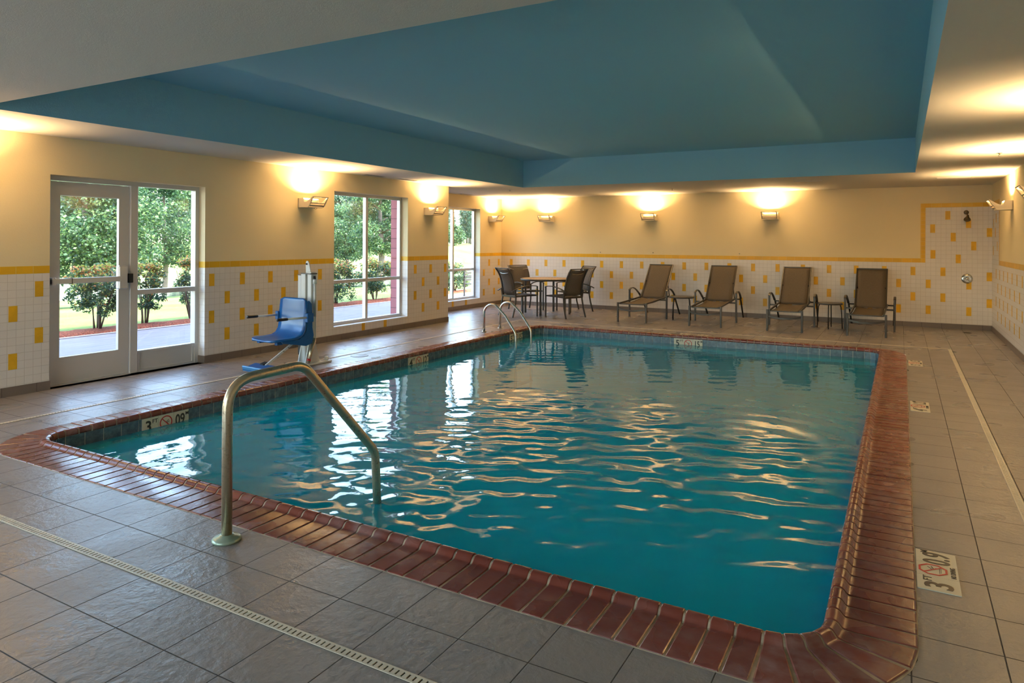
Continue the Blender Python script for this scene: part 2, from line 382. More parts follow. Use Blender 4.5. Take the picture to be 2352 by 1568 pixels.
# return wall of the recess (its outside is the red block seen through the window)
mb = MB()
for z0, z1, m_ in ((0, ZB0, 'wall_tile_back'), (ZB0, ZB1, 'yellow_band_back'), (ZB1, ZTOP, 'wall_paint')):
    mb.quad((XL, YJ, z0), (XL2, YJ, z0), (XL2, YJ, z1), (XL, YJ, z1), m_)
mb.quad((XL-.21, YJ-.17, 0), (XL-.21, YJ-.17, ZTOP), (XL2, YJ-.17, ZTOP), (XL2, YJ-.17, 0), 'red_block')
struct(mb.build('wall_return', recalc=False))
rA = [12.468-.0, 14.908, 15.389]; rB = [12.23, 14.659, 15.159]
build_wall('wall_recess', 'y', XL2, XL2-.21, YJ-.17, YB, [W2], zone_std('wall_tile_left', 'yellow_band_left'),
           rects=[r for r in accents([11.98]+rA[1:], rB) if r[0] > YJ]+[(13.291, 13.372, .094, .222), (13.854, 13.935, .094, .222)])
# back wall with the raised shower surround
SHX, SHZ = .3194, 2.384
def zone_back(a, z):
    if a > SHX and z < SHZ:
        if a < SHX+.081 and z > ZB0: return 'yellow_band_back'
        if z > SHZ-.081: return 'yellow_band_back'
        return 'wall_tile_back'
    return 'wall_tile_back' if z < ZB0 else 'yellow_band_back' if z < ZB1 else 'wall_paint'
Q = .4975
brects = []
for k in range(18):
    a = -8.794+Q*k
    for zt in (1.1617, .6739): brects.append((a, a+.081, zt-.1626, zt))
for k in range(19):
    a = -8.794+Q/2+Q*k
    for zt in (.9178, .4200): brects.append((a, a+.081, zt-.1626, zt))
for a, zt in ((.154, 1.158), (.154, .666), (.649, 1.155), (.649, .663), (.479, 1.98), (.725, 2.231), (.813, 1.817), (1.056, 2.069), (1.138, 1.651), (.485, 1.486), (.895, 1.406),
              (1.381, 1.903), (1.381, 1.08), (1.381, .584), (1.064, .418), (1.064, .915)):
    brects.append((a, min(a+.081, XR-.001), zt-.1626, zt))
build_wall('wall_back', 'x', YB, YB+.30, XL2-.30, XR+.30, [], zone_back, (SHX, SHX+.081), (SHZ, SHZ-.081), brects)
YS = 14.442
def zone_right(a, z):
    if a > YS and z < SHZ:
        if a < YS+.081 and z > ZB0: return 'yellow_band_left'
        if z > SHZ-.081: return 'yellow_band_left'
        return 'wall_tile_right'
    return 'wall_tile_right' if z < ZB0 else 'yellow_band_left' if z < ZB1 else 'wall_paint'
rr = accents([12.839-.51*k+.0 for k in range(-4, 29)], [12.584-.51*k for k in range(-4, 29)])
rr += [(a, a+.081, z-.163, z) for a, z in ((15.0, 1.90), (14.72, 1.65), (15.3, 1.57), (14.9, 2.15), (15.27, 2.07))]
rr = [r for r in rr if YN < r[0] < YB-.1]
build_wall('wall_right', 'y', XR, XR+.30, YN, YB, [], zone_right, (YS, YS+.081), (SHZ, SHZ-.081), rr)
build_wall('wall_near', 'x', YN, YN-.30, XL-.30, XR+.30, list(WN), zone_std('wall_tile_back', 'yellow_band_back'))

# skirting tiles
def base(name, segs):
    mb = MB()
    for x0, y0, x1, y1 in segs: mb.box(min(x0, x1), min(y0, y1), 0, max(x0, x1), max(y0, y1), HBASE, 'base_tile')
    return struct(mb.build(name))
base('baseboard_left', [(XL, YN, XL+.010, DR[0]), (XL-.12, DR[0], XL+.010, DR[0]+.008), (XL-.12, DR[1]-.008, XL+.010, DR[1]), (XL, DR[1], XL+.010, YJ), (XL2, YJ, XL+.010, YJ+.010)])
base('baseboard_recess', [(XL2, YJ+.01, XL2+.010, YB)])
base('baseboard_back', [(XL2+.01, YB-.010, XR-.01, YB)])
base('baseboard_right', [(XR-.010, YN, XR, YB)])
base('baseboard_near', [(XL+.01, YN, XR-.01, YN+.010)])

# ------------------------------------------------------------------ floor with the pool cut out
def rr_path(x0, x1, y0, y1, r, nseg=10):
    """rounded rectangle, counter clockwise, list of (point, outward normal)"""
    out = []
    for cx, cy_, a0 in ((x1-r, y0+r, -pi/2), (x1-r, y1-r, 0), (x0+r, y1-r, pi/2), (x0+r, y0+r, pi)):
        for i in range(nseg+1):
            a = a0+pi/2*i/nseg; out.append(((cx+r*cos(a), cy_+r*sin(a)), (cos(a), sin(a))))
    return out
OX0, OX1, OY0, OY1, OR = PX0-PC, PX1+PC, PY0-PC, PY1+PC, PR+PC
mb = MB()
fx0 = XL2-.02
for x0, y0, x1, y1 in ((fx0, YN, OX0, YB), (OX1, YN, XR, YB), (OX0, YN, OX1, OY0), (OX0, OY1, OX1, YB)):
    mb.quad((x0, y0, 0), (x1, y0, 0), (x1, y1, 0), (x0, y1, 0), 'floor_tile')
for sx, sy, cx, cy_ in ((0, 0, OX0, OY0), (1, 0, OX1, OY0), (1, 1, OX1, OY1), (0, 1, OX0, OY1)):
    ox, oy = (cx+OR if sx == 0 else cx-OR), (cy_+OR if sy == 0 else cy_-OR)
    pts = [(ox+(-1 if sx == 0 else 1)*OR*cos(pi/2*i/10), oy+(-1 if sy == 0 else 1)*OR*sin(pi/2*i/10)) for i in range(11)]
    for i in range(10):
        f3 = [(cx, cy_, 0), (*pts[i], 0), (*pts[i+1], 0)]
        a, b, c_ = [Vector(q) for q in f3]
        if (b-a).cross(c_-a).z < 0: f3 = f3[::-1]
        mb.add(f3, [(0, 1, 2)], 'floor_tile')
struct(mb.build('floor', recalc=False))

# ceiling: lowered cream border and the raised blue tray
mb = MB(); cx0 = XL2-.30
for x0, y0, x1, y1 in ((cx0, YN, TXL, YB), (TXR, YN, XR, YB), (TXL, YN, TXR, TYN), (TXL, TYF, TXR, YB)):
    mb.quad((x0, y0, HC), (x0, y1, HC), (x1, y1, HC), (x1, y0, HC), 'ceiling_paint')
mb.quad((TXL, TYN, HC), (TXL, TYF, HC), (TXL, TYF, HT), (TXL, TYN, HT), 'tray_paint')
mb.quad((TXR, TYN, HC), (TXR, TYN, HT), (TXR, TYF, HT), (TXR, TYF, HC), 'tray_paint')
mb.quad((TXL, TYN, HC), (TXL, TYN, HT), (TXR, TYN, HT), (TXR, TYN, HC), 'tray_paint')
mb.quad((TXL, TYF, HC), (TXR, TYF, HC), (TXR, TYF, HT), (TXL, TYF, HT), 'tray_paint')
mb.quad((TXL, TYN, HT), (TXL, TYF, HT), (TXR, TYF, HT), (TXR, TYN, HT), 'tray_paint')
struct(mb.build('ceiling', recalc=False))

# ------------------------------------------------------------------ swimming pool
pool = thing('swimming_pool', 'rectangular indoor swimming pool with rounded corners and red brick coping', 'pool', ((PX0+PX1)/2, (PY0+PY1)/2, 0))
pin = Matrix.Translation(-Vector(pool.location))
def pbuild(mb, name):
    mb.v = [tuple(pin @ Vector(v)) for v in mb.v]; return mb.build(name, pool, recalc=False)
mb = MB(); pth = rr_path(PX0, PX1, PY0, PY1, PR); n = len(pth)
DEEP = lambda y: -(1.0+.65*(y-PY0)/(PY1-PY0))
for i in range(n):
    (p, _), (q, _) = pth[i], pth[(i+1) % n]
    mb.quad((*p, -.17), (*p, DEEP(p[1])), (*q, DEEP(q[1])), (*q, -.17), 'pool_plaster')
mb.add([(*p, DEEP(p[1])) for p, _ in pth], [list(range(n))], 'pool_plaster')
pbuild(mb, 'pool_basin')
# grout bed and bricks of the coping
PROF = [(0.0, -.016), (0.0, -.002), (0.0, .010), (.0025, .019), (.008, .027), (.016, .033), (.026, .036), (.036, .036), (.046, .034), (.055, .029), (.063, .020), (.070, .0115), (.078, .0075), (.095, .0068), (.150, .0065), (.335, .0060), (.344, .0045), (.345, .001), (.345, -.016)]
def seg_list(pitch_straight, corner_n):
    """[(point, normal)] boundaries of units around the pool, in order"""
    st = []
    def line(a, b, nrm):
        L = sqrt((b[0]-a[0])**2+(b[1]-a[1])**2); k = round(L/pitch_straight)
        for i in range(k): st.append(((a[0]+(b[0]-a[0])*i/k, a[1]+(b[1]-a[1])*i/k), nrm, (a[0]+(b[0]-a[0])*(i+1)/k, a[1]+(b[1]-a[1])*(i+1)/k), nrm))
    def arc(cx, cy_, a0):
        for i in range(corner_n):
            a, b = a0+pi/2*i/corner_n, a0+pi/2*(i+1)/corner_n
            st.append(((cx+PR*cos(a), cy_+PR*sin(a)), (cos(a), sin(a)), (cx+PR*cos(b), cy_+PR*sin(b)), (cos(b), sin(b))))
    line((PX0+PR, PY0), (PX1-PR, PY0), (0, -1)); arc(PX1-PR, PY0+PR, -pi/2); line((PX1, PY0+PR), (PX1, PY1-PR), (1, 0)); arc(PX1-PR, PY1-PR, 0)
    line((PX1-PR, PY1), (PX0+PR, PY1), (0, 1)); arc(PX0+PR, PY1-PR, pi/2); line((PX0, PY1-PR), (PX0, PY0+PR), (-1, 0)); arc(PX0+PR, PY0+PR, pi)
    return st
def lerp(a, b, t): return (a[0]+(b[0]-a[0])*t, a[1]+(b[1]-a[1])*t)
mb = MB(); bed = MB()
for (p0, n0, p1, n1) in seg_list(.1067, 5):
    straight = n0 == n1
    j = random.uniform(-.0012, .0012); dz = random.uniform(-.001, .001)
    def pt(t, d, z, sh=0.0):
        # offset by distance d from the inner face; joints keep constant width in the corners
        A = (p0[0]+n0[0]*d, p0[1]+n0[1]*d); B = (p1[0]+n1[0]*d, p1[1]+n1[1]*d)
        L = sqrt((A[0]-B[0])**2+(A[1]-B[1])**2); g_ = (.0050 if straight else .0040+.0055*d/.345)/L
        tt = g_+t*(1-2*g_); q = lerp(A, B, tt); return (q[0], q[1], z)
    secs = [(0.0, -.0028), (.045, 0.0), (.955, 0.0), (1.0, -.0028)]
    k = len(PROF); vs = []
    for t, lo in secs:
        for i_, (d, z) in enumerate(PROF):
            zz = z if z < 0 else max(z+lo+dz, .001)
            dd = d
            if d > .33: dd = d-.004
            vs.append(pt(t, dd+(-lo*.8 if d < .01 else 0), zz))
    for a in range(3):
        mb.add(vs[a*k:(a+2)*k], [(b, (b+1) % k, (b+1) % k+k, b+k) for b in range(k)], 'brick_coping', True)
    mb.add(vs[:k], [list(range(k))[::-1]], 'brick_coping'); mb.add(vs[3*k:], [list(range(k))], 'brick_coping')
    vs = []
    for (p, nn) in ((p0, n0), (p1, n1)):
        for d, z in PROF:
            d2 = d+.004 if d < .01 else d; vs.append((p[0]+nn[0]*d2, p[1]+nn[1]*d2, z-.0045 if z > 0.006 else (z-.003 if z > 0 else z)))
    bed.add(vs, [(b, (b+1) % k, (b+1) % k+k, b+k) for b in range(k-1)], 'coping_grout')
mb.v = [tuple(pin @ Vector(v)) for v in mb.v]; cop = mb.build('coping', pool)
bed.v = [tuple(pin @ Vector(v)) for v in bed.v]; b_ = bed.build('coping_grout', pool)
# waterline tiles
mb = MB(); bed = MB()
for (p0, n0, p1, n1) in seg_list(.157, 2 if False else 4):
    L = sqrt((p0[0]-p1[0])**2+(p0[1]-p1[1])**2); g_ = .0032/L
    a, b = lerp(p0, p1, g_), lerp(p0, p1, 1-g_); o_ = .0015
    na, nb = n0, n1
    A0 = (a[0]-na[0]*o_+na[0]*.006, a[1]-na[1]*o_+na[1]*.006); B0 = (b[0]-nb[0]*o_+nb[0]*.006, b[1]-nb[1]*o_+nb[1]*.006)
    A1 = (a[0]+na[0]*.012, a[1]+na[1]*.012); B1 = (b[0]+nb[0]*.012, b[1]+nb[1]*.012)
    mb.add([(*A0, -.019), (*B0, -.019), (*B0, -.166), (*A0, -.166), (*A1, -.019), (*B1, -.019), (*B1, -.166), (*A1, -.166)],
           [(0, 1, 2, 3), (0, 4, 5, 1), (1, 5, 6, 2), (2, 6, 7, 3), (3, 7, 4, 0)], 'waterline_tile')
    bed.quad((p0[0]+n0[0]*.0065, p0[1]+n0[1]*.0065, -.010), (p1[0]+n1[0]*.0065, p1[1]+n1[1]*.0065, -.010), (p1[0]+n1[0]*.0065, p1[1]+n1[1]*.0065, -.175), (p0[0]+n0[0]*.0065, p0[1]+n0[1]*.0065, -.175), 'tile_grout_white')
mb.v = [tuple(pin @ Vector(v)) for v in mb.v]; mb.build('waterline_tiles', pool)
bed.v = [tuple(pin @ Vector(v)) for v in bed.v]; bed.build('waterline_grout', pool, recalc=False)

# water surface: real waves on a fine grid
def inside_pool(x, y):
    if not (PX0-.004 < x < PX1+.004 and PY0-.004 < y < PY1+.004): return False
    dx = max(PX0+PR-x, x-(PX1-PR), 0); dy = max(PY0+PR-y, y-(PY1-PR), 0)
    return not (dx > 0 and dy > 0) or sqrt(dx*dx+dy*dy) <= PR+.004
rw = random.Random(11)
waves = []
for i in range(40):
    lam = rw.uniform(.115, .46); a = rw.gauss(.45, .42)+pi/2
    waves.append((2*pi/lam*cos(a), 2*pi/lam*sin(a), rw.uniform(0, 2*pi), lam))
slow = [(2*pi/l*cos(a), 2*pi/l*sin(a), rw.uniform(0, 6.28), l) for l, a in [(rw.uniform(1.2, 2.8), rw.uniform(0, pi)) for _ in range(7)]]
def smooth(a, b, x): t = min(1, max(0, (x-a)/(b-a))); return t*t*(3-2*t)
RC = (-1.20, 6.25)
def wave(x, y):
    # rough around the jets in the near half, calm at the far end and along the left wall
    dc = sqrt((x-RC[0])**2+(y-RC[1])**2)
    amp = (1-smooth(5.9, 7.4, y+.28*(x+1.2)))*smooth(-5.6, -3.2, x+.22*(4-y))*(1-.65*smooth(0, 1.0, 4.3-y)*smooth(-2.4, -1.0, x))
    h = 0.0
    for kx, ky, ph, lam in waves: h += sin(kx*x+ky*y+ph)*lam*.0023*amp
    for kx, ky, ph, lam in slow: h += sin(kx*x+ky*y+ph)*.0011*lam*.4
    h += .0045*math.exp(-dc*.9)*sin(2*pi*dc/.34)*smooth(.05, .5, dc)
    d2 = sqrt((x+3.3)**2+(y-3.6)**2)
    h += .0030*math.exp(-d2*.55)*sin(2*pi*d2/.30+1)*smooth(.2, .7, d2)
    h += .0004*sin(2*pi*(y*.6+x)/.42)+.0003*sin(2*pi*(y*.9-x*.5)/.23)
    return h
st_ = .027; nx_ = int((PX1-PX0)/st_)+1; ny_ = int((PY1-PY0)/st_)+1
mbw = MB(); idx = {}; V = []; Fq = []
xs = [PX0+(PX1-PX0)*i/nx_ for i in range(nx_+1)]; ys = [PY0+(PY1-PY0)*j/ny_ for j in range(ny_+1)]
for i, x in enumerate(xs):
    for j, y in enumerate(ys):
        # pull corner vertices onto the rounded corner
        dx = max(PX0+PR-x, x-(PX1-PR), 0); dy = max(PY0+PR-y, y-(PY1-PR), 0); X_, Y_ = x, y
        if dx > 0 and dy > 0:
            m_ = max(dx, dy); d = sqrt(dx*dx+dy*dy); k = m_/d
            cxx = PX0+PR if x < PX0+PR else PX1-PR; cyy = PY0+PR if y < PY0+PR else PY1-PR
            X_, Y_ = cxx+(x-cxx)*k, cyy+(y-cyy)*k
        idx[i, j] = len(V); V.append((X_, Y_, WZ+wave(X_, Y_)))
for i in range(nx_):
    for j in range(ny_): Fq.append((idx[i, j], idx[i+1, j], idx[i+1, j+1], idx[i, j+1]))
mbw.add(V, Fq, 'pool_water', True)
wat = mbw.build('pool_water', recalc=False)
tag(wat, 'rippled teal water filling the indoor swimming pool', 'water')

# ------------------------------------------------------------------ depth markers
def marker(name, label, O, ux, uy, nrm, left, right, tiles=.157, hgt=.157, flat=False, round_sign=False, worn=False, lift=.003, nodive=True):
    """O: lower-left corner, ux reading direction, uy up direction, nrm outwards"""
    t = thing(name, label, 'depth marker', O, 0, None)
    ux, uy, nrm = Vector(ux), Vector(uy), Vector(nrm)
    B = Matrix(((ux.x, uy.x, nrm.x, 0), (ux.y, uy.y, nrm.y, 0), (ux.z, uy.z, nrm.z, 0), (0, 0, 0, 1)))
    def at(x, y, z=0): return B @ Matrix.Translation((x, y, z))
    ink = 'worn_letter' if worn else 'letter_black'
    plates = []
    for k in range(3):
        m_ = MB(); m_.box(k*tiles+.001, .0005, -lift*.5, (k+1)*tiles-.001, hgt-.0005, lift, 'marker_tile', M=B)
        plates.append(m_.build('marker_tile', t))
    zt = lift+.0006
    text_mesh(left[0], .145*hgt/.157, ink, 'numeral', plates[0], at(tiles*.40, hgt*.46, zt), .003, squash=.95)
    text_mesh(left[1], .052, ink, 'unit_letters', plates[0], at(tiles*.80, hgt*.74, zt), .0006)
    text_mesh(right[0], .145*hgt/.157, ink, 'numeral', plates[2], at(tiles*2.42, hgt*.46, zt), .003, squash=.72)
    text_mesh(right[1], .045, ink, 'unit_letters', plates[2], at(tiles*2.88, hgt*.78, zt), .0006)
    # no diving sign
    m_ = MB(); c0 = (tiles*1.5, hgt*(.60 if nodive else .5)); R = min(tiles, hgt)*(.42 if nodive else .42); nn = 8 if not round_sign else 32; th = .010
    ring = []
    for i in range(nn):
        a = 2*pi*(i+.5)/nn; ring.append((cos(a), sin(a)))
    vs = []; 
    for (a, b) in ring: vs += [(c0[0]+a*R, c0[1]+b*R, zt), (c0[0]+a*(R-th), c0[1]+b*(R-th), zt), (c0[0]+a*R, c0[1]+b*R, zt+.001), (c0[0]+a*(R-th), c0[1]+b*(R-th), zt+.001)]
    fs = []
    for i in range(nn):
        j = (i+1) % nn; fs += [(4*i+2, 4*j+2, 4*j+3, 4*i+3), (4*i, 4*j, 4*j+2, 4*i+2), (4*i+1, 4*i+3, 4*j+3, 4*j+1)]
    m_.add([B @ Vector(v) for v in vs], fs, 'sign_red' if not worn else 'worn_letter')
    a = radians(-45); d = Vector((cos(a), sin(a), 0))*(R-th*.6); s_ = Vector((-sin(a), cos(a), 0))*.004; cc = Vector((*c0, zt+.0006))
    m_.add([B @ (cc-d-s_), B @ (cc+d-s_), B @ (cc+d+s_), B @ (cc-d+s_)], [(0, 1, 2, 3)], 'sign_red' if not worn else 'worn_letter')
    m_.build('no_diving_sign', plates[1])
    m_ = MB()   # diver pictogram and water line
    for (x0, y0, x1, y1, w_) in ((-.5, .45, .35, -.25, .0028), (.0, .05, .45, .35, .0026), (.1, -.05, .55, .1, .0026), (-.55, -.42, .55, -.42, .0014), (-.45, -.52, .45, -.52, .0012)):
        p, q = Vector((c0[0]+x0*R, c0[1]+y0*R, zt+.0003)), Vector((c0[0]+x1*R, c0[1]+y1*R, zt+.0003)); dd = (q-p).normalized(); s2 = Vector((-dd.y, dd.x, 0))*w_
        m_.add([B @ (p-s2), B @ (q-s2), B @ (q+s2), B @ (p+s2)], [(0, 1, 2, 3)], ink)
    m_.build('diver_pictogram', plates[1])
    if nodive: text_mesh('NO DIVING', .030, ink, 'no_diving_words', plates[1], at(tiles*1.5, hgt*.115, zt), .0008, squash=.80)
    return t
fm = dict(ux=(0, 1, 0), uy=(-1, 0, 0), nrm=(0, 0, 1))
marker('depth_marker', 'cream deck marker reading 3 FT 0.9 M beside near right coping', (.245, 3.75, .001), left=('3', 'FT'), right=('0.9', 'M'), hgt=.176, **fm)
marker('depth_marker', 'cream deck marker reading 4 FT 1.2 M halfway along right coping', (.245, 7.69, .001), left=('4', 'FT'), right=('1.2', 'M'), hgt=.165, **fm)
marker('depth_marker', 'cream deck marker reading 5 FT 1.5 M at far right pool corner', (.250, 10.54, .001), left=('5', 'FT'), right=('1.5', 'M'), hgt=.165, **fm)
marker('depth_marker', 'worn pale deck marker behind the far coping before the loungers', (-3.38, 12.012, .001), (1, 0, 0), (0, 1, 0), (0, 0, 1), ('5', 'FT'), ('1.5', 'M'), worn=True)
lm = dict(ux=(0, 1, 0), uy=(0, 0, 1), nrm=(1, 0, 0), round_sign=True, nodive=False)
marker('depth_marker', 'yellowed waterline marker reading 3 FT 09 M near the door end', (PX0+.001, 3.832, -.170), left=('3', 'FT'), right=('09', 'M'), hgt=.150, **lm)
marker('depth_marker', 'yellowed waterline marker reading 4 FT 12 M on left pool wall', (PX0+.001, 7.71, -.170), left=('4', 'FT'), right=('12', 'M'), hgt=.150, **lm)
marker('depth_marker', 'greenish waterline marker behind the curved ladder rails', (PX0+.001, 10.57, -.170), left=('5', 'FT'), right=('15', 'M'), hgt=.150, **lm)
marker('depth_marker', 'pale waterline marker reading 5 FT 15 M on far pool wall', (-3.375, PY1-.001, -.170), (1, 0, 0), (0, 0, 1), (0, -1, 0), ('5', 'FT'), ('15', 'M'), hgt=.150, round_sign=True, nodive=False, tiles=.162)

# ------------------------------------------------------------------ trench drains
def drain(label, p0, p1, wd=.045):
    P0, P1 = Vector((*p0, 0)), Vector((*p1, 0)); L = (P1-P0).length; d = (P1-P0)/L; s_ = Vector((-d.y, d.x, 0))
    t = thing('trench_drain', label, 'drain', P0, atan2(d.y, d.x), 'slotted drains around the pool deck')
    m_ = MB(); m_.box(0, 0, .0004, L, wd, .0012, 'drain_dark'); m_.build('channel', t)
    m_ = MB(); m_.box(0, 0, .0010, L, .008, .0045, 'drain_cream'); m_.box(0, wd-.008, .0010, L, wd, .0045, 'drain_cream')
    k = int(L/.0265)
    for i in range(k):
        x = L*i/k; m_.box(x, .008, .0012, x+.0185, wd-.008, .0042, 'drain_cream')
    m_.build('grate', t)
drain('cream slotted deck drain crossing the near floor from left to bottom', (-6.83, 2.020), (.664, 2.020))
drain('cream slotted deck drain running along the right floor', (.664, 2.066), (.664, 12.42))
drain('thin cream slotted deck drain in front of loungers and table', (.664, 12.500), (-6.83, 12.500))
drain('thin cream slotted deck drain between left wall and pool', (-6.83, 12.44), (-6.83, 2.066))

# skimmer lid and shower drain
m_ = MB(); m_.lathe([(0, .0015), (.108, .0015), (.112, .0005), (.116, .0030), (.122, .0005)], 'base_tile', n=32); o = m_.build('skimmer_lid'); o.location = (-6.60, 7.42, .001)
tag(o, 'round flush skimmer lid in floor beside the left coping', 'lid')
m_ = MB(); m_.lathe([(0, .001), (.062, .001), (.068, .0035), (.072, 0)], 'bronze', n=28)
for k in range(-2, 3): m_.box(-.05, k*.02-.004, .0032, .05, k*.02+.004, .0036, 'drain_dark')
o = m_.build('floor_drain'); o.location = (1.04, 14.98, .001); tag(o, 'small round metal floor drain under the shower', 'drain')

# ------------------------------------------------------------------ door and windows
def frame_rect(m_, y0, y1, z0, z1, wd, x0, x1, mat, bot=None, top=None):
    b = bot if bot is not None else wd; t_ = top if top is not None else wd
    m_.box(x0, y0, z0, x1, y0+wd, z1, mat); m_.box(x0, y1-wd, z0, x1, y1, z1, mat)
    m_.box(x0, y0+wd, z0, x1, y1-wd, z0+b, mat); m_.box(x0, y0+wd, z1-t_, x1, y1-wd, z1, mat)
def window(name, op, xf):
    y0, y1, z0, z1 = op; t = struct(bpy.data.objects.new(name, None)); C.objects.link(t); t.location = (xf, y0, z0)
    M_ = -Vector(t.location); x0, x1 = xf-.065, xf; m_ = MB(); ym = (y0+y1)/2; tz = .93
    frame_rect(m_, y0, y1, z0, z1, .05, x0, x1, 'aluminium')
    m_.box(x0, ym-.03, z0+.05, x1, ym+.03, z1-.05, 'aluminium')
    for a, b in ((y0+.05, ym-.03), (ym+.03, y1-.05)): m_.box(x0+.01, a, tz-.028, x1-.005, b, tz+.028, 'aluminium')
    m_.v = [tuple(Vector(v)+M_) for v in m_.v]; m_.build('window_frame', t)
    for a, b in ((y0+.05, ym-.03), (ym+.03, y1-.05)):
        for c_, d_ in ((z0+.05, tz-.028), (tz+.028, z1-.05)):
            m_ = MB(); m_.box(xf-.036, a-.01, c_-.01, xf-.031, b+.01, d_+.01, 'window_glass'); m_.v = [tuple(Vector(v)+M_) for v in m_.v]; m_.build('glass_pane', t)
    return t
window('window_1', W1, XL-.150); window('window_2', W2, XL2-.150); window('window_3', W0, XL-.150)
for nm, q in (('fill_window_4', WN[0]), ('fill_window_5', WN[1])):  # windows added in the unseen near wall as daylight fill
    t = window(nm, (0, q[1]-q[0], q[2], q[3]), 0); t.location = (q[1], YN-.15, q[2]); t.rotation_euler = (0, 0, pi/2)
y0, y1, z0, z1 = DR; xf = XL-.12
dr = struct(bpy.data.objects.new('door_1', None)); C.objects.link(dr); dr.location = (xf, y0, 0); OFF = -Vector(dr.location)
def db(m_, name, parent): m_.v = [tuple(Vector(v)+OFF) for v in m_.v]; return m_.build(name, parent)
m_ = MB(); m_.box(xf-.09, y0, 0, xf, y0+.045, z1, 'door_paint'); m_.box(xf-.09, y1-.055, 0, xf, y1, z1, 'door_paint')
m_.box(xf-.09, y0+.045, z1-.05, xf+.004, y1-.055, z1, 'door_paint'); m_.box(xf-.09, 5.010, 0, xf, 5.105, z1-.05, 'door_paint', bev=.004)
m_.box(xf-.10, 5.105, .94, xf-.005, y1-.055, .998, 'door_paint'); m_.box(xf-.14, y0, 0, xf+.02, 5.01, .012, 'aluminium')
db(m_, 'door_frame', dr)
m_ = MB(); frame_rect(m_, y0+.05, 5.003, .014, z1-.058, .125, xf-.062, xf-.020, 'door_paint', bot=.29, top=.14)
m_.box(xf-.082, y0+.175, z1-.21, xf-.010, 5.003-.125, z1-.198, 'aluminium')
leaf = db(m_, 'door_leaf', dr)
m_ = MB(); m_.box(xf-.048, y0+.165, .294, xf-.042, 4.888, z1-.188, 'window_glass'); db(m_, 'glass_pane', leaf)
m_ = MB(); m_.box(xf+.028, y0+.05, 1.115, xf+.072, 4.86, 1.175, 'aluminium', bev=.006); m_.box(xf-.020, y0+.05, 1.10, xf+.075, y0+.09, 1.19, 'aluminium', bev=.006)
m_.box(xf-.020, 4.84, 1.02, xf+.05, 4.955, 1.30, 'aluminium', bev=.015); m_.box(xf+.03, 4.30, 1.110, xf+.074, 4.307, 1.180, 'black_rubber')
db(m_, 'push_bar', leaf)
m_ = MB(); m_.box(xf-.02, 4.975, 1.09, xf+.025, 5.035, 1.20, 'black_rubber', bev=.006); db(m_, 'latch_strike', dr)
m_ = MB(); frame_rect(m_, 5.105, y1-.055, .0, .26, .03, xf-.090, xf-.010, 'door_paint'); m_.box(xf-.08, 5.13, .02, xf-.03, y1-.08, .24, 'door_paint'); db(m_, 'kick_panel', dr)
for c_, d_ in ((.26, .94), (.998, z1-.05)):
    m_ = MB(); m_.box(xf-.053, 5.10, c_-.005, xf-.047, y1-.05, d_+.005, 'window_glass'); db(m_, 'glass_pane', dr)

# ------------------------------------------------------------------ wall uplights
def make_sconce(label, loc, rz):
    """local +y points away from the wall, z=0 at the bottom of the body"""
    t = thing('wall_uplight', label, 'wall lamp', loc, rz, 'square wall uplights round the pool room')
    hw = .157
    m_ = MB(); m_.box(-hw, 0, 0, hw, .02, .14, 'fixture_metal')
    for sx in (-1, 1):
        x0, x1 = sorted((sx*hw, sx*(hw-.008)))
        m_.prism([(0, 0), (.205, 0), (.215, .012), (.235, .022), (.315, .150), (.298, .160), (.24, .118), (.19, .088), (.15, .078), (.125, .084), (.110, .14), (0, .14)], 0, x0, x1, 'fixture_metal')
    m_.box(-hw+.008, .02, 0, hw-.008, .21, .008, 'fixture_metal'); m_.box(-hw+.008, .02, .132, hw-.008, .105, .140, 'fixture_metal')
    m_.box(-hw+.008, .098, .085, hw-.008, .105, .132, 'fixture_metal')
    m_.box(-hw+.008, .192, .008, hw-.008, .198, .062, 'fixture_metal')
    m_.build('lamp_body', t)
    m_ = MB()   # open tilted front frame with cross bars
    A, B_ = Vector((0, .222, .016)), Vector((0, .316, .158)); d = (B_-A)
    for a, b in ((0, .13), (.30, .36), (.93, 1.0)):
        p, q = A+d*a, A+d*b; m_.add([(-hw, p.y-.006, p.z), (hw, p.y-.006, p.z), (hw, q.y-.006, q.z), (-hw, q.y-.006, q.z), (-hw, p.y+.004, p.z), (hw, p.y+.004, p.z), (hw, q.y+.004, q.z), (-hw, q.y+.004, q.z)],
              [(0, 1, 2, 3), (4, 7, 6, 5), (0, 4, 5, 1), (3, 2, 6, 7), (0, 3, 7, 4), (1, 5, 6, 2)], 'vent_grey')
    for x in (-hw, hw-.016):
        m_.add([(x, A.y-.006, A.z), (x+.016, A.y-.006, A.z), (x+.016, B_.y-.006, B_.z), (x, B_.y-.006, B_.z), (x, A.y+.004, A.z), (x+.016, A.y+.004, A.z), (x+.016, B_.y+.004, B_.z), (x, B_.y+.004, B_.z)],
              [(0, 1, 2, 3), (4, 7, 6, 5), (0, 4, 5, 1), (3, 2, 6, 7), (0, 3, 7, 4), (1, 5, 6, 2)], 'vent_grey')
    m_.build('front_frame', t)
    m_ = MB(); pts = [(-.12, .16, .045), (.12, .16, .045)]; m_.tube(pts, .009, 'lamp_glow', 8); m_.build('lamp_tube', t)
    return t
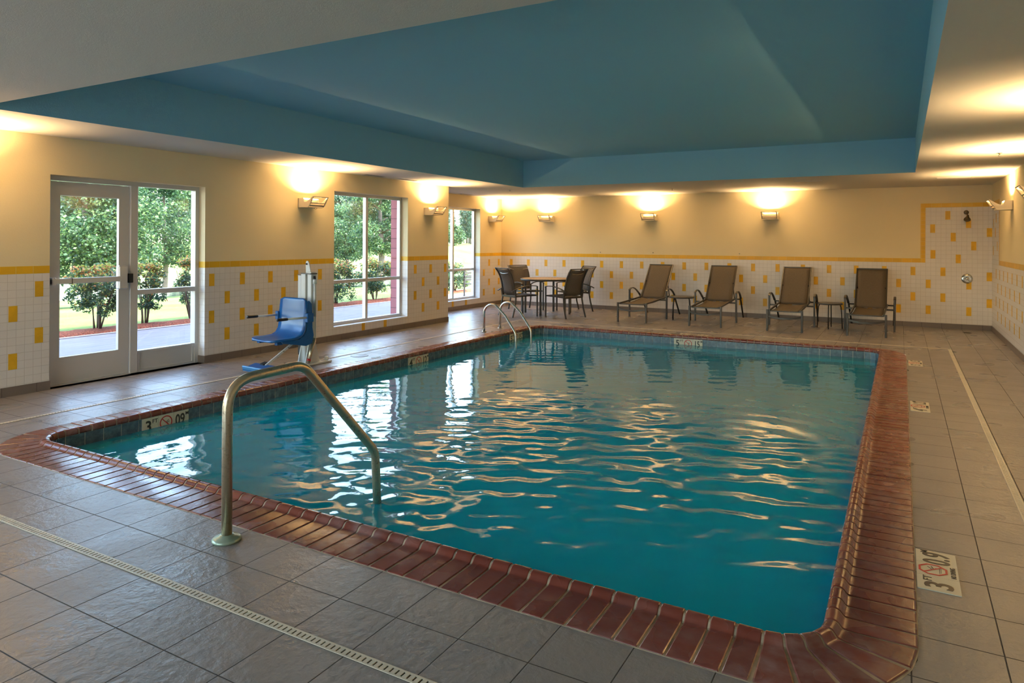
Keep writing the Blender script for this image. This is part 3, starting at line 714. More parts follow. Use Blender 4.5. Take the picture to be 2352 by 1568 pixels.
def lamp_light(loc, rz, power=1.0):
    l = bpy.data.lights.new('uplight_lamp', 'AREA'); l.shape = 'RECTANGLE'; l.size = .24; l.size_y = .05; l.energy = LAMP_W*power; l.color = (1.0, .67, .33)
    l.spread = radians(135)
    o = bpy.data.objects.new('uplight_lamp', l); C.objects.link(o)
    R_ = Matrix.Rotation(rz, 4, 'Z'); v = R_ @ Vector((0, .150, .095))
    o.location = Vector(loc)+v
    d = R_ @ Vector((0, -.12, 1)); o.rotation_euler = (R_ @ Matrix.Rotation(pi-.20, 4, 'X')).to_euler()
    return o
SZ = 2.105
sconces = [((XL, 7.69, SZ), -pi/2, 'cream wall uplight on left wall between door and first window'),
           ((XL, 10.85, SZ), -pi/2, 'cream wall uplight at the projecting wall corner beyond first window'),
           ((XL, 3.10, SZ), -pi/2, 'wall uplight on left wall just outside the left picture edge'),
           ((XL2, 15.05, SZ), -pi/2, 'wall uplight in the recess beside the back left corner'),
           ((-7.69, YB, SZ), pi, 'wall uplight on back wall above the round table'),
           ((-5.05, YB, SZ), pi, 'wall uplight on back wall above the leftmost lounger'),
           ((-2.42, YB, SZ), pi, 'wall uplight on back wall above third lounger from left'),
           ((XR, 12.91, SZ+.02), pi/2, 'wall uplight seen side on at right wall beside shower'),
           ((XR, 9.72, SZ), pi/2, 'wall uplight on right wall outside the right picture edge'),
           ((XR, 6.4, SZ), pi/2, 'wall uplight on right wall level with the pool middle')]
s0 = make_sconce(sconces[0][2], sconces[0][0], sconces[0][1]); lamp_light(*sconces[0][:2])
m_ = MB(); m_.tube([(.03+.03*cos(a)*1.0, .235+.0, -.005-.022*sin(a)) for a in [pi*i/10 for i in range(11)]], .003, 'bronze', 6)
for loc, rz, lb in sconces[1:]: dup(s0, loc, rz, lb); lamp_light(loc, rz)
m_.build('dangling_wire', s0)

# ceiling slots, sprinklers
def vent(loc, rz, label):
    t = thing('ceiling_vent', label, 'ceiling vent', loc, rz, 'slot vents in the cream ceiling border')
    m_ = MB(); frame_rect(m_, 0, 1, 0, 1, .1, 0, 1, 'vent_grey'); m_ = MB()
    m_.box(-.24, -.045, -.006, .24, -.034, .0, 'trim_white'); m_.box(-.24, .034, -.006, .24, .045, 0, 'trim_white'); m_.box(-.24, -.034, -.006, -.229, .034, 0, 'trim_white'); m_.box(.229, -.034, -.006, .24, .034, 0, 'trim_white')
    m_.build('vent_frame', t)
    m_ = MB(); m_.box(-.229, -.034, -.0015, .229, .034, -.0005, 'drain_dark')
    for k in (-.012, .012): m_.box(-.229, k-.003, -.005, .229, k+.003, -.0005, 'vent_grey')
    m_.build('louvre', t); return t
vent((-7.76, 9.05, HC), pi/2, 'pale slot vent in ceiling above left window, nearer one')
vent((-7.74, 9.93, HC), pi/2, 'pale slot vent in ceiling above left window, farther one')
vent((-8.86, 13.55, HC), pi/2, 'slot vent in ceiling above recessed window')
vent((.75, 13.62, HC), 0, 'thin slot vent in ceiling before the shower')
vent((-1.46, 13.33, HC), 0, 'slot vent in ceiling above the third lounger')
for loc, lb in (((1.03, 10.2, HC), 'small ceiling sprinkler near the right wall'), ((-4.1, 14.0, HC), 'small ceiling sprinkler before the back wall'), ((-7.3, 12.9, HC), 'small ceiling sprinkler over round table')):
    m_ = MB(); m_.lathe([(0, 0), (.03, 0), (.03, -.004), (.008, -.008), (.007, -.028), (0, -.028)], 'chrome', n=12); m_.lathe([(0, -.034), (.018, -.034), (.018, -.037), (0, -.037)], 'chrome', n=12)
    for s_ in (-1, 1): m_.tube([(s_*.006, 0, -.026), (s_*.012, 0, -.030), (s_*.003, 0, -.035)], .0016, 'chrome', 5)
    o = m_.build('sprinkler_head'); o.location = loc; tag(o, lb, 'sprinkler', 'ceiling sprinklers')
for q, lb in (((-6.30, YB, 1.365), 'small metal wall hook above the table end of yellow band'), ((-3.07, YB, 1.372), 'small metal wall hook above band between second and third loungers'), ((-5.0, YB, 1.37), 'small metal wall hook above band over leftmost lounger')):
    m_ = MB(); m_.lathe([(0, 0), (.012, 0), (.012, .006), (0, .006)], 'chrome', n=10, M=Matrix.Rotation(pi/2, 4, 'X')); m_.tube([(0, -.004, 0), (0, -.028, -.004), (0, -.030, .012)], .003, 'chrome', 6)
    o = m_.build('wall_hook'); o.location = q; tag(o, lb, 'hook', 'wall hooks on the back wall')

# shower
t = thing('wall_shower', 'tarnished metal shower head on tiled back wall', 'shower', (1.06, YB, 2.20))
m_ = MB(); m_.lathe([(0, .012), (.02, .012), (.038, .006), (.042, 0)], 'bronze', n=20, M=Matrix.Rotation(pi/2, 4, 'X')); m_.build('wall_flange', t)
m_ = MB(); m_.tube([(0, 0, 0), (0, -.06, .0), (0, -.10, -.02), (.01, -.15, -.07)], .011, 'bronze', 10); m_.build('shower_arm', t)
m_ = MB(); M_ = Matrix.Translation((.012, -.155, -.075)) @ Matrix.Rotation(radians(-32), 4, 'X') @ Matrix.Rotation(radians(8), 4, 'Y')
m_.lathe([(0, .02), (.018, .02), (.022, 0), (.03, -.03), (.052, -.06), (.056, -.085), (.05, -.092), (0, -.09)], 'bronze', n=20, M=M_); m_.build('shower_head', t)
t = thing('shower_valve', 'round chrome shower valve below the shower head', 'shower valve', (1.074, YB, .953))
RX = Matrix.Rotation(pi/2, 4, 'X')
m_ = MB(); m_.lathe([(0, .010), (.06, .016), (.085, .012), (.093, 0)], 'chrome', n=32, M=RX); m_.build('face_plate', t)
m_ = MB(); m_.lathe([(0, .07), (.022, .07), (.03, .06), (.03, .012), (.04, .01)], 'chrome', n=24, M=RX); m_.tube([(0, -.06, 0), (.02, -.066, -.02), (.045, -.07, -.045)], .008, 'chrome', 8); m_.build('handle', t)

# ------------------------------------------------------------------ hand rail and ladder
def arc_pts(pts, r, n=8):
    """round the corners of a polyline"""
    P = [Vector(p) for p in pts]; out = [P[0]]
    for i in range(1, len(P)-1):
        a, b, c_ = P[i-1], P[i], P[i+1]; u1 = (a-b).normalized(); u2 = (c_-b).normalized(); ang = u1.angle(u2)
        ri = r[i-1] if isinstance(r, (list, tuple)) else r
        d = min(ri/math.tan(ang/2), (a-b).length*.49, (c_-b).length*.49); p, q = b+u1*d, b+u2*d
        for k in range(n+1):
            s_ = k/n; out.append(p*(1-s_)**2+b*2*s_*(1-s_)+q*s_**2)
    out.append(P[-1]); return out
rl = thing('hand_rail', 'bent weathered steel pool hand rail standing on the near deck', 'hand rail', (-3.137, 2.492, 0))
def rp(t_, z): return (.128*t_, 1.0*t_, z)
m_ = MB()
pp = arc_pts([rp(0, .02), rp(.0, .845), rp(.475, .872), rp(1.04, .225), rp(1.10, -.75)], [.17, .15, .16], 10)
m_.tube(pp, .0275, 'aged_steel', 20, up=(1, 0, 0)); m_.build('rail', rl)
m_ = MB(); m_.lathe([(0, .0), (.074, .0), (.076, .010), (.066, .020), (.040, .026), (.034, .034), (0, .034)], 'verdigris_cap', n=36); m_.build('base_flange', rl)
lad = thing('pool_ladder', 'pair of curved steel ladder rails at left far pool corner', 'pool ladder', (-6.468, 10.80, 0))
for yy in (-.283, .283):
    P = [(0, yy, .01), (0, yy, .33)]
    P += [(.17-.17*cos(a), yy, .33+.165*sin(a)) for a in [pi*i/14 for i in range(1, 10)]]
    P = arc_pts(P+[(.60, yy, .07), (.65, yy, -.02), (.65, yy, -1.05)], .04, 3) if False else P+[(.43, yy, .313), (.52, yy, .19), (.60, yy, .078), (.632, yy, .025), (.644, yy, -.03), (.646, yy, -.2), (.646, yy, -1.05)]
    m_ = MB(); m_.tube(P, .022, 'steel', 14, up=(0, 1, 0)); m_.build('rail', lad)
    m_ = MB(); m_.lathe([(0, 0), (.045, 0), (.045, .006), (.026, .014), (0, .014)], 'steel', n=20, c=(0, yy, .0055)); m_.build('base_flange', lad)
for z in (-.38, -.64, -.90):
    m_ = MB(); m_.box(.61, -.28, z, .69, .28, z+.025, 'steel'); m_.build('step', lad)

# ------------------------------------------------------------------ sun loungers
def make_lounger(label, loc, rz):
    t = thing('sun_lounger', label, 'lounger', loc, rz, 'brown sling loungers along the back wall')
    PV, TP = Vector((0, 1.30, .395)), Vector((0, 1.94, 1.095))
    m_ = MB(); n = 14; W = .238; vs = []
    for i in range(n+1):
        y = .02+1.27*i/n; z = .378+.03*i/n-.028*sin(pi*i/n)
        for k in range(7):
            x = -W+2*W*k/6; zz = z-.022*(1-(x/W)**2); vs += [(x, y, zz), (x, y, zz-.006)]
    fs = []
    for i in range(n):
        for k in range(6):
            a = (i*7+k)*2; b = a+2; c_ = a+14; d_ = c_+2
            fs += [(a, b, d_, c_), (a+1, c_+1, d_+1, b+1)]
        a = i*14; fs += [(a, a+14, a+15, a+1), (a+12, a+13, a+27, a+26)]
    for i in (0, n):
        for k in range(6): a = (i*7+k)*2; fs.append((a, a+1, a+3, a+2))
    m_.add(vs, fs, 'brown_sling', True); m_.build('seat_sling', t)
    m_ = MB(); vs = []; d = TP-PV; nn = Vector((0, -d.z, d.y)).normalized()
    for i in range(n+1):
        s_ = i/n; p = PV+d*s_-nn*(-.016*sin(pi*s_*3)*.3)
        for k in range(7):
            x = -W-.012+2*(W+.012)*k/6; q = p+nn*(-.014*(1-(x/W)**2)*sin(pi*min(1, s_*1.1))); vs += [(x, q.y, q.z), (x, q.y+.005, q.z-.004)]
    m_.add(vs, fs, 'brown_sling', True); m_.build('back_sling', t)
    F = 'metal_frame'
    for sx in (-1, 1):
        m_ = MB(); m_.bar([(sx*.262, -.005, .375), (sx*.262, .5, .388), (sx*.268, 1.30, .415), (sx*.275, 1.62, .435)], .026, .034, F); m_.build('side_rail', t)
        m_ = MB(); m_.bar([(sx*.262, PV.y, PV.z), (sx*.262, TP.y+.01, TP.z+.01)], .024, .026, F, up=(0, -1, 0)); m_.build('back_rail', t)
        m_ = MB(); m_.bar([(sx*.296, .0, .0), (sx*.296, 0, .392)], .036, .036, F, up=(0, 1, 0)); m_.build('leg', t)
        m_ = MB(); m_.bar([(sx*.408, 1.0, .0), (sx*.408, 1.0, .585)], .034, .036, F, up=(0, 1, 0)); m_.build('leg', t)
        m_ = MB(); m_.bar([(sx*.372, 2.13, 0.0), (sx*.372, 1.72, .30), (sx*.400, 1.56, .475)] if False else [(sx*.372, 2.12, 0), (sx*.392, 1.60, .47)], .030, .030, 'dark_frame', up=(1, 0, 0)); m_.build('leg', t)
        m_ = MB(); m_.bar([(sx*.408, .985, .578), (sx*.408, 1.02, .598), (sx*.408, 1.10, .618), (sx*.408, 1.20, .622), (sx*.408, 1.32, .600), (sx*.405, 1.44, .555), (sx*.400, 1.56, .492), (sx*.398, 1.63, .445)], .040, .016, F, up=(0, 0, 1)); m_.build('armrest', t)
        m_ = MB(); m_.bar([(sx*.27, 1.02, .395), (sx*.40, 1.02, .395)], .03, .03, F); m_.build('arm_bracket', t)
        m_ = MB(); m_.bar([(sx*.27, 1.60, .43), (sx*.395, 1.60, .43)], .026, .026, 'dark_frame'); m_.build('arm_bracket', t)
        m_ = MB(); m_.bar([(sx*.24, 1.62, .77), (sx*.25, 1.72, .44)], .016, .016, 'dark_frame', up=(1, 0, 0)); m_.build('back_prop', t)
    m_ = MB(); m_.bar([(x, -.004-.03*(1-(x/.28)**2), .275-.038*(1-(x/.28)**2)) for x in [-.28+.56*i/10 for i in range(11)]], .018, .032, F); m_.build('stretcher', t)
    m_ = MB(); m_.bar([(x, TP.y+.010+.0*(x), TP.z+.012) for x in (-.27, 0, .27)], .024, .024, F); m_.build('top_rail', t)
    m_ = MB(); m_.bar([(x, .03, .362) for x in (-.262, 0, .262)], .022, .022, F); m_.build('front_rail', t)
    return t
l0 = make_lounger('leftmost brown sling sun lounger with raised back, beside round table', (-4.706, 13.30, 0), 0.0)
dup(l0, (-3.264, 13.345, 0), .035, 'second brown sling sun lounger from the left, right of first side table')
dup(l0, (-1.846, 13.385, 0), .010, 'third brown sling sun lounger from left, left of the right side table')
dup(l0, (-.523, 13.415, 0), -.010, 'rightmost brown sling sun lounger, nearest to the shower')

def side_table(label, loc, rz, R=.26):
    t = thing('side_table', label, 'side table', loc, rz, 'small round metal side tables between loungers')
    m_ = MB(); m_.lathe([(0, .462), (R-.03, .462), (R-.012, .448), (R, .452), (R, .474), (R-.008, .480), (R-.03, .478), (0, .478)], 'metal_frame', n=40); m_.build('table_top', t)
    for k in range(4):
        a = pi/4+pi/2*k; m_ = MB(); m_.tube([(cos(a)*r, sin(a)*r, z) for r, z in ((R*.70, .458), (R*.80, .445), (R*.88, .40), (R*.93, .25), (R*.97, 0))], .011, 'dark_frame', 10); m_.build('leg', t)
    return t
s1 = side_table('round dark side table between the first and second loungers', (-4.02, 14.44, 0), .3)
s2_ = dup(s1, (-1.185, 14.45, 0), .75, 'round dark side table between the third and fourth loungers'); s2_.scale = (.86, .86, 1)

# ------------------------------------------------------------------ patio table and chairs
t = thing('dining_table', 'round patio table with tan slatted top and grey legs', 'table', (-6.94, 13.99, 0), radians(10))
m_ = MB(); m_.lathe([(.56, .752), (.598, .748), (.606, .760), (.606, .780), (.598, .788), (.560, .788), (.555, .78), (.56, .752)], 'metal_frame', n=56)
m_.lathe([(0, .7705), (.562, .7705), (.562, .786), (0, .786)], 'table_wood', n=48, smooth=False)
for q in range(4):
    for i in range(9):
        a, b = -.27+i*.0675, .34; M_ = Matrix.Rotation(pi/2*q, 4, 'Z'); m_.box(a-.004, b-.03, .7862, a+.004, b+.11, .7866, 'drain_dark', M=M_)
m_.box(-.56, -.003, .7862, .56, .003, .7866, 'drain_dark'); m_.build('table_top', t)
for k in range(4):
    a = pi/2*k+radians(190-10); r = .515
    m_ = MB(); m_.bar([(cos(a)*r, sin(a)*r, 0), (cos(a)*r, sin(a)*r, .76)], .042, .042, 'metal_frame', up=(cos(a), sin(a), 0)); m_.build('leg', t)
m_ = MB()
for a in (0, pi/2): m_.bar([(-cos(a)*.5, -sin(a)*.5, .74), (cos(a)*.5, sin(a)*.5, .74)], .03, .03, 'metal_frame')
m_.build('apron', t)

def make_chair(label, loc, rz):
    """faces +y, origin under the seat centre"""
    t = thing('patio_chair', label, 'chair', loc, rz, 'four sling arm chairs at the round table')
    F = 'metal_frame'; W = .235
    def sheet(path, mat, name, w0, w1, th=.005, sag=.012):
        m_ = MB(); n = len(path)-1; vs = []; fs = []
        for i, p in enumerate(path):
            p = Vector(p); q = Vector(path[min(i+1, n)])-Vector(path[max(i-1, 0)]); nn = Vector((0, -q.z, q.y)).normalized(); ww = w0+(w1-w0)*i/n
            for k in range(5):
                x = -ww+2*ww*k/4; c_ = p-nn*(sag*(1-(x/ww)**2))*(-1 if False else 1); vs += [(x, c_.y, c_.z), (x, c_.y-nn.y*th, c_.z-nn.z*th)]
        for i in range(n):
            for k in range(4):
                a = (i*5+k)*2; b = a+2; c_ = a+10; d_ = c_+2; fs += [(a, b, d_, c_), (a+1, c_+1, d_+1, b+1)]
            a = i*10; fs += [(a, a+10, a+11, a+1), (a+8, a+9, a+19, a+18)]
        for i in (0, n):
            for k in range(4): a = (i*5+k)*2; fs.append((a, a+1, a+3, a+2))
        m_.add(vs, fs, mat, True); return m_.build(name, t)
    sheet([(0, .26-.5*i/8, .455-.012*sin(pi*i/8)-.02*i/8) for i in range(9)], 'grey_sling', 'seat_sling', W+.01, W)
    back = [(-.235, .475), (-.255, .56), (-.27, .66), (-.29, .76), (-.325, .86), (-.375, .95), (-.425, 1.02)]
    sheet([(0, y, z) for y, z in back], 'grey_sling', 'back_sling', W, W+.005, sag=-.02)
    for sx in (-1, 1):
        X_ = sx*.262
        m_ = MB(); m_.bar([(sx*.25, .285, .452), (sx*.25, .0, .447), (sx*.25, -.25, .435)], .028, .032, F); m_.build('seat_rail', t)
        m_ = MB(); m_.bar([(sx*.252, -.235, .44)]+[(sx*.252, y, z) for y, z in back]+[(sx*.252, -.437, 1.035)], .024, .030, F, up=(0, -1, 0)); m_.build('back_post', t)
        m_ = MB(); m_.bar([(sx*.292, .285, 0), (sx*.292, .285, .640)], .028, .030, F, up=(0, 1, 0)); m_.build('leg', t)
        m_ = MB(); m_.bar([(sx*.292, -.335, 0), (sx*.285, -.27, .22), (sx*.272, -.245, .40), (sx*.285, -.265, .585)], .028, .030, F, up=(0, 1, 0)); m_.build('leg', t)
        m_ = MB(); m_.bar([(sx*.292, .298, .632), (sx*.293, .27, .652), (sx*.296, .20, .662), (sx*.298, .08, .665), (sx*.298, -.05, .650), (sx*.296, -.17, .622), (sx*.293, -.30, .575), (sx*.290, -.36, .545)], .042, .016, F); m_.build('armrest', t)
    m_ = MB(); m_.bar([(x, .285, .452) for x in (-.26, 0, .26)], .026, .030, F); m_.build('front_rail', t)
    m_ = MB(); m_.bar([(x, -.250, .432) for x in (-.26, 0, .26)], .026, .040, F); m_.bar([(-.28, -.262, .33), (0, -.262, .33), (.28, -.262, .33)], .018, .018, F) if False else None; m_.build('rear_rail', t)
    m_ = MB(); m_.bar([(x, -.437, 1.036) for x in (-.262, 0, .262)], .022, .022, F); m_.build('top_rail', t)
    m_ = MB(); m_.tube([(x, -.352-.055*(1-(x/.25)**2)*.8, .965-.040*(1-(x/.25)**2)) for x in [-.25+.5*i/8 for i in range(9)]], .007, 'steel', 8, up=(0, 1, 0)); m_.build('grip_bar', t)
    return t
c0 = make_chair('grey sling patio chair nearest the left windows, its back to us', (-7.255, 13.235, 0), -.509)
dup(c0, (-6.290, 13.525, 0), 1.214, 'grey sling patio chair right of round table, its back to us')
dup(c0, (-6.650, 14.800, 0), 2.580, 'grey sling patio chair behind the right side of round table')
dup(c0, (-7.750, 14.510, 0), -2.112, 'grey sling patio chair in the back left corner facing us')

# ------------------------------------------------------------------ pool lift
lf = Vector((-.09, -.996)); lrz = atan2(lf.y, lf.x)-pi/2       # local +y = seat front direction, local +x = near (pool) side
lift = thing('pool_lift', 'white pool access lift with blue seat beside the left coping', 'pool lift', (-6.79, 6.37, .0047), lrz)
# local axes: +y forward, +x: rotate(+y,-90) -> right hand side of the sitter
def LB(m_, name, parent=lift): m_.v = [(-a, b, c_) for a, b, c_ in m_.v]; return m_.build(name, parent)
m_ = MB(); m_.box(-.17, -.44, .0, .17, -.02, .012, 'lift_white', bev=.003); m_.box(-.02, -.16, .0, .40, -.02, .010, 'lift_white', bev=.003) if False else None
m_.box(.10, -.50, .0, .17, -.10, .02, 'lift_white'); m_.lathe([(0, .012), (.026, .012), (.026, .06), (.022, .066), (0, .066)], 'lift_white', c=(.10, -.47, 0), n=20)
for x in (-.05, .09): m_.prism([(-.12, .012), (-.36, .012), (-.25, .40), (-.21, .40)], 0, x, x+.012, 'lift_white')
LB(m_, 'base_plate')
m_ = MB(); m_.box(-.055, -.27, .012, .035, -.17, 1.17, 'lift_white', bev=.006); m_.box(.045, -.28, .28, .125, -.19, 1.19, 'lift_white', bev=.006)
m_.box(-.135, -.255, .45, -.068, -.185, 1.15, 'lift_white', bev=.005)
m_.box(-.14, -.285, 1.145, -.06, -.18, 1.155, 'metal_frame'); m_.box(-.055, -.285, 1.165, .128, -.17, 1.178, 'metal_frame'); LB(m_, 'mast')
m_ = MB(); m_.prism([(-.02, 1.15), (.075, 1.18), (.035, 1.31), (.015, 1.335), (-.01, 1.335), (-.025, 1.31)], 1, -.235, -.223, 'lift_white'); m_.lathe([(0, 0), (.012, 0), (.012, .012), (0, .012)], 'black_rubber', n=10, M=Matrix.Translation((0, -.222, 1.295)) @ Matrix.Rotation(-pi/2, 4, 'X')); LB(m_, 'top_bracket')
m_ = MB(); m_.tube([(.150, -.23, 1.06), (.165, -.22, .62)], .018, 'lift_white', 12); m_.tube([(.15, -.23, 1.10), (.15, -.23, 1.04)], .026, 'lift_white', 12); m_.tube([(.14, -.23, 1.14), (.15, -.23, 1.09)], .014, 'black_rubber', 10); LB(m_, 'actuator')
m_ = MB(); m_.tube([(.12, -.25, .33), (.16, -.12, .03)], .022, 'aged_steel', 12); m_.tube([(.154, -.14, .08), (.158, -.13, .055)], .024, 'sign_red', 12); LB(m_, 'hydraulic_ram')
m_ = MB(); m_.box(-.15, -.30, .10, -.075, -.20, .27, 'metal_frame', bev=.008); m_.box(-.18, -.28, .02, -.15, -.24, .33, 'lift_white'); LB(m_, 'control_box')
m_ = MB(); m_.tube([(-.12, -.22, .46), (-.16, -.23, .38), (-.19, -.24, .26), (-.17, -.24, .12), (-.12, -.25, .05)], .006, 'lift_white', 8); m_.tube([(-.09, -.20, .48), (-.11, -.21, .36), (-.15, -.25, .30), (-.19, -.26, .20)], .005, 'lift_white', 8); LB(m_, 'cable')
# moulded seat: L-shaped shell with side flanges
m_ = MB(); hw = .265; prof = [(.46, .385), (.42, .392), (.20, .392), (.12, .398), (.06, .425), (.025, .475), (.012, .54), (.004, .70), (-.004, .84), (-.012, .868)]
vs = []; fs = []; n = len(prof); cols = 9
for i, (y, z) in enumerate(prof):
    q = Vector((prof[min(i+1, n-1)][0]-prof[max(i-1, 0)][0], prof[min(i+1, n-1)][1]-prof[max(i-1, 0)][1])).normalized(); nn = Vector((-q.y, q.x))
    if nn.x < 0 and i > 4: pass
    for k in range(cols):
        x = -hw+2*hw*k/(cols-1); xx = x
        if i == 0: xx = x*.72
        if i == 1: xx = x*.93
        if i >= n-1: xx = x*.72
        if i == n-2: xx = x*.95
        c_ = .016*(1-(x/hw)**2)
        sgn = -1
        vs += [(xx, y-c_*(1 if i > 5 else 0), z-c_*(1 if i < 4 else 0)), (xx, y-(.028 if i > 3 else 0), z-(.028 if i <= 5 else 0))]
c2 = cols*2
for i in range(n-1):
    for k in range(cols-1):
        a = i*c2+2*k; b = a+2; c_ = a+c2; d_ = c_+2; fs += [(a, b, d_, c_), (a+1, c_+1, d_+1, b+1)]
    a = i*c2; e_ = a+c2-2; fs += [(a, a+c2, a+c2+1, a+1), (e_, e_+1, e_+c2+1, e_+c2)]
for i in (0, n-1):
    for k in range(cols-1): a = i*c2+2*k; fs.append((a, a+1, a+3, a+2))
m_.add(vs, fs, 'lift_blue', True)
for sx in (-1, 1):   # side skirts behind the shell
    x0, x1 = sorted((sx*hw, sx*(hw-.018)))
    m_.prism([(.36, .365), (.10, .365), (.02, .43), (-.005, .52), (-.012, .66), (-.015, .80), (-.045, .84), (-.085, .80), (-.10, .62), (-.10, .50), (-.12, .40), (-.10, .30), (.0, .275), (.12, .30), (.34, .34)], 0, x0, x1, 'lift_blue')
m_.box(-.20, .30, .320, -.15, .38, .37, 'lift_blue'); m_.box(.15, .30, .320, .20, .38, .37, 'lift_blue'); m_.box(-.24, -.10, .33, .24, .02, .37, 'lift_blue')
m_.box(-.11, -.19, .46, .11, -.02, .60, 'lift_blue', bev=.01)
LB(m_, 'seat_shell')
for sx in (-1, 1):
    m_ = MB(); m_.box(min(sx*.262, sx*.325), -.075, .575, max(sx*.262, sx*.325), .025, .685, 'lift_blue', bev=.008)
    m_.tube([(sx*.295, .02, .635), (sx*.295, .32, .640)], .0135, 'lift_white', 12)
    a_ = LB(m_, 'armrest'); m_ = MB(); m_.tube([(sx*.295, .31, .64), (sx*.295, .345, .640), (sx*.295, .42, .641), (sx*.295, .455, .642)], .018, 'black_rubber', 12); LB(m_, 'grip', a_)
m_ = MB(); m_.bar([(.10, .02, .335), (.10, .47, .075)], .030, .022, 'lift_white', up=(1, 0, 0))
for k in (.06, .13, .20): m_.lathe([(0, 0), (.006, 0), (.006, .003), (0, .003)], 'black_rubber', n=8, M=Matrix.Translation((.115, .02+k, .335-k*.578)) @ Matrix.Rotation(pi/2, 4, 'Y'))
LB(m_, 'foot_strut')
m_ = MB(); M_ = Matrix.Translation((.06, .53, .055)) @ Matrix.Rotation(radians(-14), 4, 'X')
m_.box(-.20, -.09, -.012, .20, .10, .012, 'lift_blue', M=M_, bev=.006); m_.box(-.20, .075, -.02, .20, .10, .045, 'lift_blue_edge', M=M_, bev=.006); m_.box(-.05, -.12, -.01, .02, -.05, .03, 'black_rubber', M=M_)
LB(m_, 'footrest')

# ------------------------------------------------------------------ outside
def pond_n(y): return -31.0+(y-17)*.27
def pond_f(y): return -50.0+(y-28)*.27
def terrain(x, y):
    if x > -13.2: return -.04
    a, b = pond_n(y), pond_f(y)
    if x > a: return -.04-(.92)*smooth(0, 1, (-13.2-x)/(-13.2-a))-.02
    if x > b: m_ = min(a-x, x-b); return -.98-min(.5, m_*.25)
    d = b-x; return -.95+1.9*smooth(0, 14, d)+.35*smooth(10, 35, d)+.12*sin(x*.2+y*.13)*smooth(2, 10, d)
mb = MB(); V = []; Fq = []; gx = [-12.9-.0*i for i in range(1)]+[-13.2-1.2*i for i in range(0, 40)]+[-61-4*i for i in range(1, 16)]; gy = [-12+3*j for j in range(0, 60)]
for x in gx:
    for y in gy: V.append((x, y, terrain(x, y)))
ny = len(gy)
for i in range(len(gx)-1):
    for j in range(ny-1): Fq.append((i*ny+j, (i+1)*ny+j, (i+1)*ny+j+1, i*ny+j+1)[::-1])
mb.add(V, Fq, 'lawn', True); o = mb.build('ground', recalc=True); struct(o)
if o.data.polygons[100].normal.z < 0: o.data.flip_normals()
mb = MB(); mb.box(-12.0, YN-.3, -.20, XL2-.3, 60, -.03, 'walkway_concrete'); mb.box(XL2-.3, YN-.3, -.20, XL-.30, YJ-.17, -.03, 'walkway_concrete'); struct(mb.build('walkway'))
mb = MB(); mb.box(-12.10, -12, -.20, -12.0, 60, -.018, 'concrete'); struct(mb.build('kerb'))
mb = MB(); mb.box(-40, -40, -.20, 30, YN-.30, -.06, 'concrete'); struct(mb.build('bounce_terrace'))  # unseen paving outside the near wall, added to bounce sunlight indoors
# bark mulch bed
mb = MB(); V = []; Fq = []
for i in range(7):
    for j in range(361):
        x = -12.09-.155*i; y = -12+.2*j; e_ = .10*sin(y*1.7)+.06*sin(y*4.1+1)
        z = -.045+(.05*sin(pi*i/6)+random.uniform(-.012, .02))*(1 if 0 < i < 6 else 0); V.append((x+(e_ if i == 6 else 0), y, z-(.02 if i in (0, 6) else 0)))
for i in range(6):
    for j in range(360): Fq.append((i*361+j, i*361+j+1, (i+1)*361+j+1, (i+1)*361+j))
mb.add(V, Fq, 'mulch', True); tag(mb.build('mulch_bed'), 'red brown bark mulch bed along the walkway outside', 'mulch', kind='stuff')
mb = MB(); V = []; N_ = 36; ring = []
for j in range(N_+1): y = -12+j*4.6; ring.append((pond_n(y)+.4+.5*sin(y*.4), y))
for j in range(N_, -1, -1): y = -12+j*4.6; ring.append((pond_f(y)-.4+.7*sin(y*.3), y))
mb.add([(x, y, -.97) for x, y in ring], [(i, i+1, 2*N_-i, 2*N_+1-i) for i in range(N_)], 'pond_water')
o = mb.build('pond'); tag(o, 'pale still pond on the lawn beyond the windows', 'pond')
if o.data.polygons[0].normal.z < 0: o.data.flip_normals()

def leaf(V, F, M, p, size, rnd, mi, aspect=.5, droop=0.3):
    d = Vector((rnd.gauss(0, 1), rnd.gauss(0, 1), rnd.gauss(-droop, .6))).normalized(); s_ = d.cross(Vector((rnd.gauss(0, 1), rnd.gauss(0, 1), rnd.gauss(0, 1)))).normalized()
    n = d.cross(s_); o = len(V); a, b = size, size*aspect*.5
    V += [p, p+d*a*.5+s_*b+n*a*.06, p+d*a, p+d*a*.5-s_*b+n*a*.06]; F.append((o, o+1, o+2, o+3)); M.append(mi)
def foliage(name, parent, clusters, per, size, mats, wts, rnd, aspect=.55, spread=1.0, top=None):
    V, F, M = [], [], []
    zs = [c_[2] for c_ in clusters]; z0, z1 = min(zs), max(zs)
    for (x, y, z, r) in clusters:
        for _ in range(per):
            q = Vector((rnd.gauss(0, 1), rnd.gauss(0, 1), rnd.gauss(0, 1))).normalized()*r*rnd.uniform(.55, 1.0)*spread; p = Vector((x, y, z))+Vector((q.x, q.y, q.z*.8))
            wt = list(wts)
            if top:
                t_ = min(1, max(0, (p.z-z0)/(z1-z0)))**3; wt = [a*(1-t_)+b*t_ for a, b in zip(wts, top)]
            leaf(V, F, M, p, size*rnd.uniform(.7, 1.25), rnd, rnd.choices(range(len(mats)), wt)[0], aspect)
    me = bpy.data.meshes.new(name); me.from_pydata([tuple(v) for v in V], [], F)
    for m_ in mats: me.materials.append(MAT[m_])
    me.polygons.foreach_set('material_index', M); me.update()
    o = bpy.data.objects.new(name, me); C.objects.link(o); o.parent = parent; return o
